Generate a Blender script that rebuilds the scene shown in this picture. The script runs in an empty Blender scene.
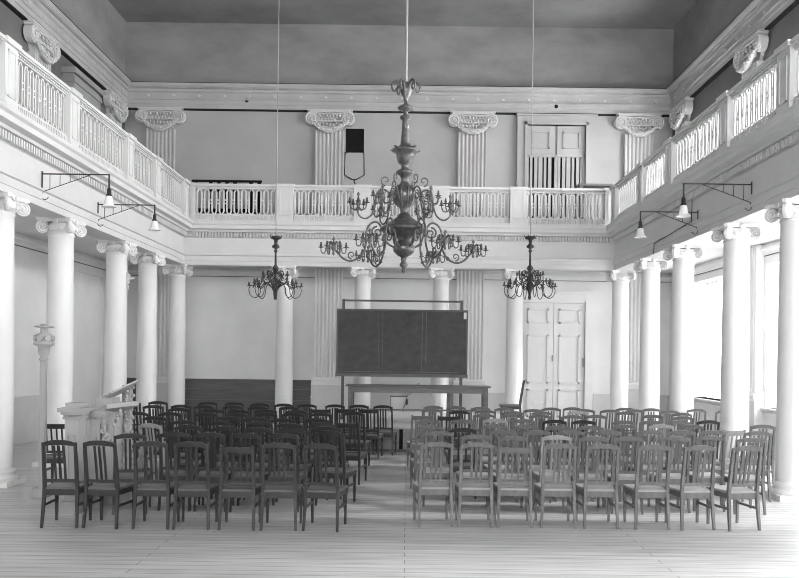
import bpy, math, random
from mathutils import Vector, Matrix
random.seed(11)
PI = math.pi
SC = bpy.context.scene
COL = SC.collection

# ------------------------------------------------------------------ camera model (pixel -> world)
F, CX, CY, RHO, HC = 830.0, 407.0, 355.0, 0.013, 1.87
def W(px, py, d):
    xp = (px-CX) + RHO*(py-CY); yp = (py-CY) - RHO*(px-CX)
    return Vector((xp*d/F, d, HC - yp*d/F))
def depth_at_x(px, py, X):
    return X*F/((px-CX) + RHO*(py-CY))

# ------------------------------------------------------------------ materials
def mat(name, base, rough=0.7, spec=0.3, metal=0.0, var=0.08, scale=3.0, stretch=(1, 1, 1), bump=0.0, fine=0.0, emit=0.0):
    m = bpy.data.materials.new(name); m.use_nodes = True
    nt = m.node_tree; N = nt.nodes; L = nt.links
    b = N['Principled BSDF']
    b.inputs['Roughness'].default_value = rough
    b.inputs['Metallic'].default_value = metal
    b.inputs['Specular IOR Level'].default_value = spec
    tc = N.new('ShaderNodeTexCoord'); mp = N.new('ShaderNodeMapping'); mp.inputs['Scale'].default_value = stretch
    L.new(tc.outputs['Object'], mp.inputs['Vector'])
    nz = N.new('ShaderNodeTexNoise'); nz.inputs['Scale'].default_value = scale; nz.inputs['Detail'].default_value = 6; nz.inputs['Roughness'].default_value = 0.62
    L.new(mp.outputs['Vector'], nz.inputs['Vector'])
    cr = N.new('ShaderNodeValToRGB')
    lo, hi = max(0.0, base*(1-var)), min(1.0, base*(1+var))
    cr.color_ramp.elements[0].position = 0.3; cr.color_ramp.elements[0].color = (lo, lo, lo, 1)
    cr.color_ramp.elements[1].position = 0.7; cr.color_ramp.elements[1].color = (hi, hi, hi, 1)
    L.new(nz.outputs['Fac'], cr.inputs['Fac'])
    L.new(cr.outputs['Color'], b.inputs['Base Color'])
    if bump > 0:
        bp = N.new('ShaderNodeBump'); bp.inputs['Strength'].default_value = bump; bp.inputs['Distance'].default_value = 0.01
        n2 = N.new('ShaderNodeTexNoise'); n2.inputs['Scale'].default_value = scale*6; n2.inputs['Detail'].default_value = 4
        L.new(mp.outputs['Vector'], n2.inputs['Vector']); L.new(n2.outputs['Fac'], bp.inputs['Height']); L.new(bp.outputs['Normal'], b.inputs['Normal'])
    if emit > 0:
        b.inputs['Emission Color'].default_value = (1, 1, 1, 1); b.inputs['Emission Strength'].default_value = emit
    return m

M = {}
M['column'] = mat('column_paint', 0.80, 0.55, 0.3, var=0.03, scale=2.0)
M['white'] = mat('white_paint', 0.66, 0.6, 0.3, var=0.04, scale=2.5)
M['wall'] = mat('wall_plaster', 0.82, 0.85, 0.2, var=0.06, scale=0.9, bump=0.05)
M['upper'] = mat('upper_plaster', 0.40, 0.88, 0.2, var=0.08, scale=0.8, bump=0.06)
M['side_upper'] = mat('side_upper_plaster_shaded', 0.15, 0.88, 0.2, var=0.12, scale=0.7, bump=0.06)  # side-wall plaster darkened, mostly to stand in for shade
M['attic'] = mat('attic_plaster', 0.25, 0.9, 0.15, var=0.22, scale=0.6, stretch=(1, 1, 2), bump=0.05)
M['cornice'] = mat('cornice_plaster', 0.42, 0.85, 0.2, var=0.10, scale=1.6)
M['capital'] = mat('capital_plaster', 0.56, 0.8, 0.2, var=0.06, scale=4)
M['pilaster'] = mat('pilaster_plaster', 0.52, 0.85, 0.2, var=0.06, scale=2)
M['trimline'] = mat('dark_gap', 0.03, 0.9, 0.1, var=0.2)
M['black'] = mat('black_void', 0.012, 0.9, 0.1, var=0.1)
M['wainscot'] = mat('wainscot_wood', 0.13, 0.6, 0.3, var=0.18, scale=2.5, stretch=(0.5, 1, 7))
M['dado'] = mat('dado_paint', 0.66, 0.7, 0.25, var=0.05)
M['chair'] = mat('chair_wood_dark_shaded', 0.032, 0.32, 0.5, var=0.30, scale=9, stretch=(1, 1, 0.18))  # shade of the pulpit-side block put into the wood; also truly dark chairs
M['chair2'] = mat('chair_wood_lit', 0.135, 0.35, 0.5, var=0.35, scale=9, stretch=(1, 1, 0.18))  # lighter copy of the wood for the better-lit window-side block
M['chair3'] = mat('chair_wood_pale', 0.30, 0.42, 0.5, var=0.30, scale=9, stretch=(1, 1, 0.18))
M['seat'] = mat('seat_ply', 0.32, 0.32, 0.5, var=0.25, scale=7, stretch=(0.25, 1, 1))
M['seat_dark'] = mat('seat_ply_dark_shaded', 0.12, 0.32, 0.5, var=0.25, scale=7, stretch=(0.25, 1, 1))  # seat darkened to stand in for shade on the pulpit-side block
M['brass'] = mat('aged_bronze', 0.13, 0.30, 0.5, metal=0.5, var=0.45, scale=14)
M['iron'] = mat('dark_iron', 0.05, 0.5, 0.5, metal=0.5, var=0.3, scale=10)
M['rod'] = mat('rod_grey', 0.34, 0.5, 0.4, metal=0.2, var=0.1)
M['candle'] = mat('candle_holder', 0.10, 0.45, 0.5, metal=0.4, var=0.3, scale=20)
M['board'] = mat('slate_board', 0.075, 0.75, 0.25, var=0.22, scale=5, stretch=(1, 1, 1.3))
M['boardframe'] = mat('board_frame', 0.10, 0.5, 0.4, var=0.2, scale=6)
M['chalk'] = mat('chalk_dust', 0.17, 0.95, 0.1, var=0.35, scale=30)
M['paper'] = mat('paper', 0.75, 0.8, 0.1, var=0.03)
M['table'] = mat('table_wood', 0.12, 0.45, 0.45, var=0.25, scale=5, stretch=(0.3, 1, 3))
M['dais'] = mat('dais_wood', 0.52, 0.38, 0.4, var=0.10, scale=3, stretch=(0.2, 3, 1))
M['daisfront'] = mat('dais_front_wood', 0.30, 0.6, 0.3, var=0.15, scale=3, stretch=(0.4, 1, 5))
M['pulpit'] = mat('pulpit_paint', 0.38, 0.6, 0.3, var=0.06, scale=3)
M['glass'] = mat('opal_glass', 0.82, 0.2, 0.5, var=0.02)
M['pane'] = mat('daylit_pane', 0.8, 0.4, 0.3, var=0.01, emit=6.0)
M['pane3'] = mat('curtained_pane', 0.8, 0.8, 0.1, var=0.01, emit=3.0)
M['pane4'] = mat('added_window_pane', 0.8, 0.4, 0.3, var=0.01, emit=9.0)  # glow of the added end windows, fill from behind the camera
M['pane2'] = mat('daylit_pane_gallery', 0.8, 0.4, 0.3, var=0.01, emit=12.0)

def curtained(name, strength, clear):
    m = bpy.data.materials.new(name); m.use_nodes = True
    nt = m.node_tree; N = nt.nodes; L = nt.links; N.remove(N['Principled BSDF'])
    e = N.new('ShaderNodeEmission'); e.inputs['Strength'].default_value = strength
    t = N.new('ShaderNodeBsdfTransparent'); x = N.new('ShaderNodeMixShader'); x.inputs[0].default_value = clear
    L.new(e.outputs[0], x.inputs[1]); L.new(t.outputs[0], x.inputs[2]); L.new(x.outputs[0], N['Material Output'].inputs['Surface'])
    return m
M['pane'] = curtained('daylit_pane', 6.5, 0.5)
M['pane3'] = curtained('curtained_pane', 3.2, 0.5)
def floor_material():
    m = bpy.data.materials.new('floor_boards'); m.use_nodes = True
    nt = m.node_tree; N = nt.nodes; L = nt.links; b = N['Principled BSDF']
    tc = N.new('ShaderNodeTexCoord')
    br = N.new('ShaderNodeTexBrick')
    br.inputs['Scale'].default_value = 1.0; br.inputs['Brick Width'].default_value = 4.7; br.inputs['Row Height'].default_value = 0.14
    br.inputs['Mortar Size'].default_value = 0.004; br.inputs['Color1'].default_value = (.48, .48, .48, 1)
    br.inputs['Color2'].default_value = (.55, .55, .55, 1); br.inputs['Mortar'].default_value = (.09, .09, .09, 1)
    L.new(tc.outputs['Object'], br.inputs['Vector'])
    mp = N.new('ShaderNodeMapping'); mp.inputs['Scale'].default_value = (0.35, 5, 1)
    L.new(tc.outputs['Object'], mp.inputs['Vector'])
    nz = N.new('ShaderNodeTexNoise'); nz.inputs['Scale'].default_value = 3; nz.inputs['Detail'].default_value = 6
    L.new(mp.outputs['Vector'], nz.inputs['Vector'])
    mx = N.new('ShaderNodeMix'); mx.data_type = 'RGBA'; mx.blend_type = 'OVERLAY'; mx.inputs[0].default_value = 0.55
    L.new(br.outputs['Color'], mx.inputs[6]); L.new(nz.outputs['Fac'], mx.inputs[7]); L.new(mx.outputs[2], b.inputs['Base Color'])
    b.inputs['Roughness'].default_value = 0.36; b.inputs['Specular IOR Level'].default_value = 0.5
    return m
M['floor'] = floor_material()

# ------------------------------------------------------------------ mesh builder
class MB:
    def __init__(s): s.v = []; s.f = []; s.sm = []
    def add(s, vs, fs, smooth=False):
        o = len(s.v); s.v.extend([tuple(p) for p in vs]); s.f.extend([tuple(i+o for i in f) for f in fs]); s.sm.extend([smooth]*len(fs))
    def box(s, x0, x1, y0, y1, z0, z1):
        s.add([(x0,y0,z0),(x1,y0,z0),(x1,y1,z0),(x0,y1,z0),(x0,y0,z1),(x1,y0,z1),(x1,y1,z1),(x0,y1,z1)],
              [(0,3,2,1),(4,5,6,7),(0,1,5,4),(1,2,6,5),(2,3,7,6),(3,0,4,7)])
    def cbox(s, c, sz): s.box(c[0]-sz[0]/2, c[0]+sz[0]/2, c[1]-sz[1]/2, c[1]+sz[1]/2, c[2]-sz[2]/2, c[2]+sz[2]/2)
    def bar(s, p0, p1, w, h, w1=None, h1=None, side=None):
        """box section bar from p0 to p1; w along 'side' direction, h across"""
        p0 = Vector(p0); p1 = Vector(p1); d = (p1-p0).normalized()
        sd = Vector(side) if side is not None else (Vector((1,0,0)) if abs(d.x) < 0.9 else Vector((0,1,0)))
        u = (sd - d*sd.dot(d)).normalized(); v = d.cross(u)
        w1 = w if w1 is None else w1; h1 = h if h1 is None else h1
        vs = []
        for p, a, b in ((p0, w, h), (p1, w1, h1)):
            for i, j in ((-1,-1),(1,-1),(1,1),(-1,1)): vs.append(p + u*(i*a/2) + v*(j*b/2))
        s.add(vs, [(0,3,2,1),(4,5,6,7),(0,1,5,4),(1,2,6,5),(2,3,7,6),(3,0,4,7)])
    def tube(s, pts, r, n=8, caps=True, closed=False):
        pts = [Vector(p) for p in pts]; k = len(pts); rs = r if isinstance(r, (list, tuple)) else [r]*k
        vs = []; ref = None
        for i, p in enumerate(pts):
            a = pts[i-1] if (i > 0 or closed) else p; b = pts[(i+1) % k] if (i < k-1 or closed) else p
            t = (b-a)
            t = t.normalized() if t.length > 1e-9 else Vector((0,0,1))
            if ref is None:
                ref = Vector((0,0,1)) if abs(t.z) < 0.9 else Vector((1,0,0))
            u = ref - t*ref.dot(t)
            if u.length < 1e-6: u = Vector((0,1,0)) - t*t.y
            u.normalize(); ref = u; w = t.cross(u)
            for j in range(n):
                an = 2*PI*j/n; vs.append(p + (u*math.cos(an) + w*math.sin(an))*rs[i])
        fs = []
        for i in range(k if closed else k-1):
            for j in range(n):
                a = i*n+j; b = i*n+(j+1) % n; c = ((i+1) % k)*n+(j+1) % n; d = ((i+1) % k)*n+j
                fs.append((a,b,c,d))
        s.add(vs, fs, True)
        if caps and not closed:
            s.add(vs[:n], [tuple(range(n))[::-1]]); s.add(vs[-n:], [tuple(range(n))])
    def lathe(s, prof, n=20, c=(0,0,0), smooth=True):
        vs = []; k = len(prof)
        for r, z in prof:
            for j in range(n):
                an = 2*PI*j/n; vs.append((c[0]+r*math.cos(an), c[1]+r*math.sin(an), c[2]+z))
        fs = []
        for i in range(k-1):
            for j in range(n):
                fs.append((i*n+j, i*n+(j+1) % n, (i+1)*n+(j+1) % n, (i+1)*n+j))
        up = prof[-1][1] > prof[0][1]
        if not up: fs = [f[::-1] for f in fs]
        s.add(vs, fs, smooth)
        b0 = tuple(range(n)); b1 = tuple(range((k-1)*n, k*n))
        s.add(vs[:n], [b0[::-1] if up else b0]); s.add(vs[-n:], [b0 if up else b0[::-1]])
    def disc(s, c, nrm, r, th, n=20):
        """solid disc (short cylinder) centred at c with axis nrm"""
        c = Vector(c); nrm = Vector(nrm).normalized()
        s.tube([c - nrm*th/2, c + nrm*th/2], r, n)
    def prism(s, poly, fn0, fn1):
        """poly: list of 2D points; fn0 / fn1 map them to the two 3D end outlines"""
        n = len(poly); vs = [fn0(p) for p in poly] + [fn1(p) for p in poly]
        fs = [tuple(range(n))[::-1], tuple(range(n, 2*n))] + [(i, (i+1) % n, n+(i+1) % n, n+i) for i in range(n)]
        s.add(vs, fs)
    def build(s, name, m, parent=None, bevel=0.0, recalc=True):
        me = bpy.data.meshes.new(name); me.from_pydata(s.v, [], s.f); me.update()
        me.polygons.foreach_set('use_smooth', s.sm)
        if recalc:
            import bmesh
            bm = bmesh.new(); bm.from_mesh(me); bmesh.ops.recalc_face_normals(bm, faces=bm.faces); bm.to_mesh(me); bm.free()
        me.materials.append(M[m] if isinstance(m, str) else m)
        o = bpy.data.objects.new(name, me); COL.objects.link(o)
        if parent is not None: o.parent = parent
        if bevel > 0:
            md = o.modifiers.new('edge', 'BEVEL'); md.width = bevel; md.segments = 2; md.limit_method = 'ANGLE'
        return o

def tag(o, label=None, cat=None, group=None, kind=None):
    if label: o['label'] = label
    if cat: o['category'] = cat
    if group: o['group'] = group
    if kind: o['kind'] = kind
    return o
def thing(name, label, cat, loc=(0,0,0), rz=0.0, group=None):
    o = bpy.data.objects.new(name, None); COL.objects.link(o); o.empty_display_size = 0.1
    o.location = loc; o.rotation_euler = (0, 0, rz)
    return tag(o, label, cat, group)
def struct(o, label=None): return tag(o, label, None, None, 'structure')
def copy_tree(o, parent=None):
    c = o.copy(); COL.objects.link(c)
    if parent is not None: c.parent = parent
    for ch in list(o.children): copy_tree(ch, c)
    return c

# ------------------------------------------------------------------ hall dimensions
XC = -0.22
XL, XR = -5.457, 5.018            # inner faces of the gallery
DB = 20.23                            # inner face of the back gallery
AX = 5.46                             # column axis half distance
WL, WR, WB = -7.68, 7.08, 22.375      # outer walls
Y0 = -11.0
ZA, ZG, ZRAIL = 4.0, 5.03, 6.02       # architrave underside, gallery floor, rail top
ZF, ZC0, ZC1, ZCEIL = 8.41, 8.80, 9.05, 10.75

# ------------------------------------------------------------------ shell
b = MB(); b.box(WL-0.6, WR+0.6, Y0, WB+0.3, -0.12, 0); struct(b.build('floor', 'floor'), 'worn grey board floor of the hall')
b = MB(); b.box(WL-0.6, WR+0.6, Y0, WB+0.3, ZCEIL, ZCEIL+0.15); struct(b.build('ceiling', 'attic'), 'plain plaster ceiling of the hall')
def wall_mesh(lo, hi, m0, m1, m2, name):
    pass
b = MB(); b.box(WL, WR, WB, WB+0.3, 0, ZG); wb = struct(b.build('wall_back', 'wall'), 'pale plaster end wall below the gallery')
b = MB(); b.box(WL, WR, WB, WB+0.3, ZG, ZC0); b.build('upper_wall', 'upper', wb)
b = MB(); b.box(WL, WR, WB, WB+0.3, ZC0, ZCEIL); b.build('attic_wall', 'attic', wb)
b = MB(); b.box(WL-0.6, WL, Y0, WB+0.3, 0, ZG); wl = struct(b.build('wall_left', 'wall'), 'plaster side wall behind the pulpit')
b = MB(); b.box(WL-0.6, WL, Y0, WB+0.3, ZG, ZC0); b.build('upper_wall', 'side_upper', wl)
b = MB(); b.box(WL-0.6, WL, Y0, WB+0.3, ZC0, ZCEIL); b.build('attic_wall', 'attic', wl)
WIN = [19.25, 14.95, 10.65, 6.35, 2.05]; WW = 1.42
WWU = 1.75
def holed(b, z0, z1, h0, h1, WW=WW):
    b.box(WR, WR+0.6, Y0, WB+0.3, z0, h0); b.box(WR, WR+0.6, Y0, WB+0.3, h1, z1)
    edges = sorted([Y0] + [w for c in WIN for w in (c-WW, c+WW)] + [WB+0.3])
    for i in range(0, len(edges), 2): b.box(WR, WR+0.6, edges[i], edges[i+1], h0, h1)
b = MB(); holed(b, 0, ZG, 0.92, 3.75); wr = struct(b.build('wall_right', 'wall'), 'plaster side wall pierced by tall windows')
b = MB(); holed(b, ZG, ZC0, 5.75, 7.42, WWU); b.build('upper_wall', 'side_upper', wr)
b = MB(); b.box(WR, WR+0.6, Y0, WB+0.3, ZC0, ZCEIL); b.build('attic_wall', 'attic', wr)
k = 0
for zlo, zhi, pm in ((0.92, 3.75, 'pane'), (5.75, 7.42, 'pane2')):
    for c in WIN:
        k += 1; ww = WW if zlo < 2 else WWU
        b = MB(); x0, x1 = WR+0.36, WR+0.44
        for y0, y1 in ((c-ww, c-ww+0.02), (c+ww-0.02, c+ww)): b.box(x0, x1, y0, y1, zlo, zhi)
        n = 1
        for j in range(1, n+1):
            z = zlo + (zhi-zlo)*j/n; z = min(max(z, zlo+0.012), zhi-0.012); b.box(x0, x1, c-ww, c+ww, z-0.012, z+0.012)
        w = struct(b.build('window_%d' % k, 'white'), 'tall white framed window in the side wall' if zlo < 2 else 'low gallery window in the side wall')
        b = MB(); b.box(WR+0.395, WR+0.40, c-ww+0.01, c+ww-0.01, zlo, zhi-0.01); b.build('pane', 'pane3' if (c == WIN[0] and zlo < 2) else pm, w)
        if zlo < 2:
            b = MB(); b.box(WR-0.08, WR+0.36, c-WW-0.1, c+WW+0.1, zlo-0.04, zlo); b.build('window_sill', 'white', w)

# the end wall behind the camera with three unseen high windows added to light the hall
EW = [(-5.3, -1.95), (-1.85, 1.45), (1.55, 4.9)]
b = MB(); b.box(WL, WR, Y0-0.4, Y0, 0, 4.6); b.box(WL, WR, Y0-0.4, Y0, 9.3, ZCEIL)
ex = [WL]+[v for e in EW for v in e]+[WR]
for i in range(0, len(ex), 2): b.box(ex[i], ex[i+1], Y0-0.4, Y0, 4.6, 9.3)
struct(b.build('wall_front', 'upper'), 'end wall of the hall behind the camera')
for e in EW:
    k += 1
    b = MB(); b.box(e[0], e[0]+.06, Y0-.35, Y0-.25, 4.6, 9.3); b.box(e[1]-.06, e[1], Y0-.35, Y0-.25, 4.6, 9.3); b.box(e[0], e[1], Y0-.35, Y0-.25, 6.9, 7.0)
    w = struct(b.build('window_%d' % k, 'white'), 'tall window in the end wall behind the camera')
    b = MB(); b.box(e[0]+.02, e[1]-.02, Y0-.31, Y0-.30, 4.62, 9.28); b.build('pane', 'pane4', w)

# gallery floor slabs and soffits
b = MB()
b.box(WL, XL-0.02, Y0, WB, ZA+0.16, ZG); b.box(XR+0.02, WR, Y0, WB, ZA+0.16, ZG); b.box(XL-0.02, XR+0.02, DB+0.02, WB, ZA+0.16, ZG)
struct(b.build('floor_gallery', 'wall'), 'gallery floor carried on the columns round three sides')

# ------------------------------------------------------------------ sweeps round the three sides
def sweep(b, prof, xl, xr, yb, runs='LBR', y0=Y0):
    """prof: (o, z) polygon; o = how far it stands out from the face towards the hall centre"""
    n = len(prof)
    def L0(p): return (xl+p[0], y0, p[1])
    def L1(p): return (xl+p[0], yb-p[0], p[1])
    def R1(p): return (xr-p[0], yb-p[0], p[1])
    def R0(p): return (xr-p[0], y0, p[1])
    if 'L' in runs: b.prism(prof, L0, L1)
    if 'B' in runs: b.prism(prof, L1, R1)
    if 'R' in runs: b.prism(prof, R1, R0)
def rect(o0, o1, z0, z1): return [(o0, z0), (o1, z0), (o1, z1), (o0, z1)]

b = MB()   # entablature carried by the columns
sweep(b, [(-0.44, ZA), (0.0, ZA), (0.0, 4.10), (0.015, 4.105), (0.015, 4.22), (0.05, 4.235), (0.05, 4.265), (-0.01, 4.28), (-0.01, 4.66),
          (0.01, 4.675), (-0.13, 4.68), (-0.13, 4.79), (0.11, 4.80), (0.13, 4.84), (0.24, 4.86), (0.24, 4.94), (0.28, 4.97), (0.28, 5.03), (-0.44, 5.03)], XL, XR, DB)
ent = struct(b.build('trim_1', 'white'), 'white entablature running round the hall above the columns')
b = MB()   # dentils
st = 0.0765
x = XL+0.09
while x < XR-0.09:
    b.box(x-0.018, x+0.018, DB-0.08, DB+0.13, 4.682, 4.79); x += st
y = Y0+0.1
while y < DB-0.12:
    b.box(XL-0.13, XL+0.08, y-0.018, y+0.018, 4.682, 4.79); b.box(XR-0.08, XR+0.13, y-0.018, y+0.018, 4.682, 4.79); y += st
b.build('dentil', 'white', ent)

b = MB()   # upper cornice on the outer walls
sweep(b, [(0, ZF), (0.10, ZF), (0.10, 8.52), (0.12, 8.525), (0.12, 8.62), (0.15, 8.64), (0.15, 8.66), (0.09, 8.67), (0.09, 8.83),
          (0.14, 8.86), (0.14, 8.92), (0.22, 8.95), (0.26, 9.0), (0.26, ZC1), (0, ZC1)], WL, WR, WB)
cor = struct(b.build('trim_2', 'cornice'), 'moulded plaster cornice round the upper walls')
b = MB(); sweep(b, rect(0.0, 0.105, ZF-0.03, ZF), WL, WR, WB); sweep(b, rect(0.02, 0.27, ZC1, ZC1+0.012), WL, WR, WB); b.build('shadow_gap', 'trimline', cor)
b = MB()
x = WL+0.3
while x < WR-0.25:
    b.box(x-0.028, x+0.028, WB-0.2, WB-0.13, 8.925, 8.955); x += 0.085
y = 8.0
while y < WB-0.3:
    b.box(WL+0.13, WL+0.2, y-0.028, y+0.028, 8.925, 8.955); b.box(WR-0.2, WR-0.13, y-0.028, y+0.028, 8.925, 8.955); y += 0.085
b.build('bead_row', 'cornice', cor)
b = MB()
for i in range(-10, 11):
    b.disc((XC+i*0.68, WB-0.10, 8.75), (0, 1, 0), 0.035, 0.04, 8)
for i in range(16):
    b.disc((WL+0.10, WB-0.5-i*0.68, 8.75), (1, 0, 0), 0.035, 0.04, 8); b.disc((WR-0.10, WB-0.5-i*0.68, 8.75), (1, 0, 0), 0.035, 0.04, 8)
b.build('rosette', 'capital', cor)

b = MB(); sweep(b, [(0, 3.93), (0.03, 3.93), (0.05, 3.99), (0.09, 4.03), (0.09, 4.06), (0.02, 4.16), (0, 4.16)], WL, WR, WB)
struct(b.build('trim_3', 'wall'), 'thin plaster moulding under the gallery ceiling')
b = MB(); sweep(b, rect(0.0, 0.02, 3.915, 3.93), WL, WR, WB); struct(b.build('trim_4', 'wainscot'), 'dark picture rail line under the gallery')

# wainscot and dado
xw = W(329, 380, WB).x
b = MB()
for z0, z1 in ((0.0, 0.30), (0.305, 0.60), (0.605, 0.895), (0.90, 1.13)): b.box(WL, xw, WB-0.05, WB, z0, z1)
b.box(WL, xw, WB-0.07, WB, 1.13, 1.16)
struct(b.build('baseboard_back', 'wainscot'), 'dark boarded wainscot on the end wall beside the columns')
b = MB()
xd0 = W(483, 393, WB).x; xd1 = W(520, 393, WB).x; xd2 = W(593, 393, WB).x
for a0, a1 in ((xw+0.8, W(456, 393, WB).x), (xd0, xd1), (xd2, WR)):
    b.box(a0, a1, WB-0.03, WB, 0, 0.86); b.box(a0, a1, WB-0.045, WB, 0.86, 0.89)
b.box(WR-0.03, WR, 8, WB, 0, 0.80); b.box(WR-0.045, WR, 8, WB, 0.80, 0.83)
struct(b.build('baseboard_right', 'dado'), 'pale painted dado under the windows')
# ------------------------------------------------------------------ doors
def px_box(b, x0, y0, x1, y1, d, th):
    p = W(x0, y0, d); q = W(x1, y1, d); r = W(x0, y1, d); s = W(x1, y0, d)
    xa, xb = (p.x+r.x)/2, (q.x+s.x)/2; za, zb = (r.z+q.z)/2, (p.z+s.z)/2
    b.box(xa, xb, d-th, d, za, zb)
    return xa, xb, za, zb
dl, dr = W(522, 350, WB).x, W(584, 350, WB).x
ztop = W(552, 303, WB).z
b = MB()
for x0, x1, z0, z1 in ((dl-0.22, dl, 0, ztop+0.25), (dr, dr+0.22, 0, ztop+0.25), (dl, dr, ztop, ztop+0.25)): b.box(x0, x1, WB-0.10, WB, z0, z1)
b.box(dl-0.28, dr+0.28, WB-0.14, WB, ztop+0.25, ztop+0.31)
b.box(dl-0.06, dl, WB-0.13, WB, 0, ztop+0.06); b.box(dr, dr+0.06, WB-0.13, WB, 0, ztop+0.06)
d1 = struct(b.build('door_1', 'wall'), 'tall pale double door in the end wall')
mid = (dl+dr)/2
for s0, s1 in ((dl, mid-0.008), (mid+0.008, dr)):
    b = MB(); b.box(s0, s1, WB-0.05, WB, 0, ztop-0.01)
    for z0, z1 in ((0.25, 1.0), (1.15, ztop-0.86), (ztop-0.55, ztop-0.16)):
        b2 = 0.13
        for t0, t1, q0, q1 in ((s0+b2, s1-b2, z0, z0+0.045), (s0+b2, s1-b2, z1-0.045, z1), (s0+b2, s0+b2+0.045, z0, z1), (s1-b2-0.045, s1-b2, z0, z1)):
            b.box(t0, t1, WB-0.10, WB-0.05, q0, q1)
    b.box(s0, s1, WB-0.075, WB-0.06, ztop-0.72, ztop-0.66)
    leaf = b.build('door_leaf', 'wall', d1)
b = MB(); b.box(mid-0.04, mid-0.015, WB-0.12, WB-0.05, 1.75, 1.92); b.box(dr-0.06, dr-0.02, WB-0.10, WB-0.05, 1.6, 1.85)
b.build('door_handle', 'rod', d1)

# upper door onto the gallery
ul, ur, uz0, uz1 = 0, 0, 0, 0
p = W(517, 115, WB); q = W(596, 188, WB)
xa, xb, zt = p.x, W(595, 120, WB).x, (W(517, 115, WB).z + W(595, 117, WB).z)/2
b = MB(); fw = 0.27
b.box(xa, xa+fw, WB-0.14, WB, ZG, zt); b.box(xb-fw, xb, WB-0.14, WB, ZG, zt); b.box(xa+fw, xb-fw, WB-0.14, WB, zt-0.28, zt)
b.box(xa+fw-0.07, xa+fw, WB-0.19, WB, ZG, zt-0.2); b.box(xb-fw, xb-fw+0.07, WB-0.19, WB, ZG, zt-0.2); b.box(xa+fw-0.07, xb-fw+0.07, WB-0.19, WB, zt-0.28, zt-0.21)
b.box(xa-0.03, xb+0.03, WB-0.2, WB, zt-0.04, zt)
d2 = struct(b.build('door_2', 'upper'), 'framed gallery doorway with panelled overdoor and slatted screen')
ia, ib, im = xa+fw, xb-fw, (xa+xb)/2
zt2 = zt-0.28; zs = zt2-0.78
for s0, s1 in ((ia, im-0.03), (im+0.03, ib)):
    b = MB(); b.box(s0, s1, WB-0.07, WB, zs, zt2-0.01)
    for t0, t1, q0, q1 in ((s0+.14, s1-.14, zs+.16, zs+.2), (s0+.14, s1-.14, zt2-.2, zt2-.16), (s0+.14, s0+.18, zs+.16, zt2-.16), (s1-.18, s1-.14, zs+.16, zt2-.16)): b.box(t0, t1, WB-0.10, WB-0.07, q0, q1)
    b.build('overdoor_panel', 'upper', d2)
b = MB(); b.box(ia, ib, WB-0.02, WB-0.002, ZG, zs); b.build('dark_opening', 'black', d2)
b = MB(); b.box(ia, ib, WB-0.10, WB-0.02, zs-0.07, zs-0.01); b.box(im-0.04, im+0.04, WB-0.10, WB-0.02, ZG, zs-0.06); b.box(ia, ia+0.05, WB-0.1, WB-0.02, ZG, zs); b.box(ib-0.05, ib, WB-0.1, WB-0.02, ZG, zs)
x = ia+0.12; i = 0
while x < ib-0.06:
    wv = 0.066 + 0.02*((i*7) % 3)
    if abs(x-im) > 0.08: b.box(x-wv/2, x+wv/2, WB-0.075, WB-0.035, ZG, zs-0.05)
    x += 0.125; i += 1
b.build('slat_screen', 'upper', d2)

# portal on the pulpit-side upper wall
xpf = WL+0.32
y0p, y1p = depth_at_x(75, 70, xpf), depth_at_x(104, 93, xpf)
zp = W(75, 66, y0p).z
b = MB()
b.box(WL, xpf-0.05, y0p+0.08, y1p-0.08, ZG, zp-0.45)
for i, (o, z0, z1) in enumerate(((0.0, -0.45, -0.32), (0.03, -0.32, -0.2), (-0.03, -0.2, -0.12), (0.05, -0.12, 0.0))):
    b.box(WL, xpf-0.05+o, y0p+0.08-o, y1p-0.08+o, zp+z0, zp+z1)
M['portal'] = mat('doorcase_plaster', 0.30, 0.85, 0.2, var=0.08)
struct(b.build('door_3', 'portal'), 'projecting doorcase with moulded cornice on the gallery')
# doorway panel under the gallery on the pulpit side
b = MB(); ya, yb_ = depth_at_x(74, 300, WL+0.1), depth_at_x(105, 300, WL+0.1)
yb_ = min(yb_, WB-0.4); zt3 = W(90, 267, (ya+yb_)/2).z
b.box(WL, WL+0.10, ya, ya+0.18, 0, zt3); b.box(WL, WL+0.10, yb_-0.18, yb_, 0, zt3); b.box(WL, WL+0.10, ya+0.18, yb_-0.18, zt3-0.18, zt3); b.box(WL, WL+0.06, ya+0.18, yb_-0.18, 0, zt3-0.18)
struct(b.build('door_4', 'wall'), 'pale panelled doorway in the pulpit side aisle')

b = MB()
for a0, a1 in ((8, ya-.01), (yb_+.01, WB-.08)): b.box(WL, WL+0.04, a0, a1, 0, 0.9); b.box(WL, WL+0.06, a0, a1, 0.9, 0.94)
struct(b.build('baseboard_left', 'dado'), 'painted dado along the pulpit side wall')

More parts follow.
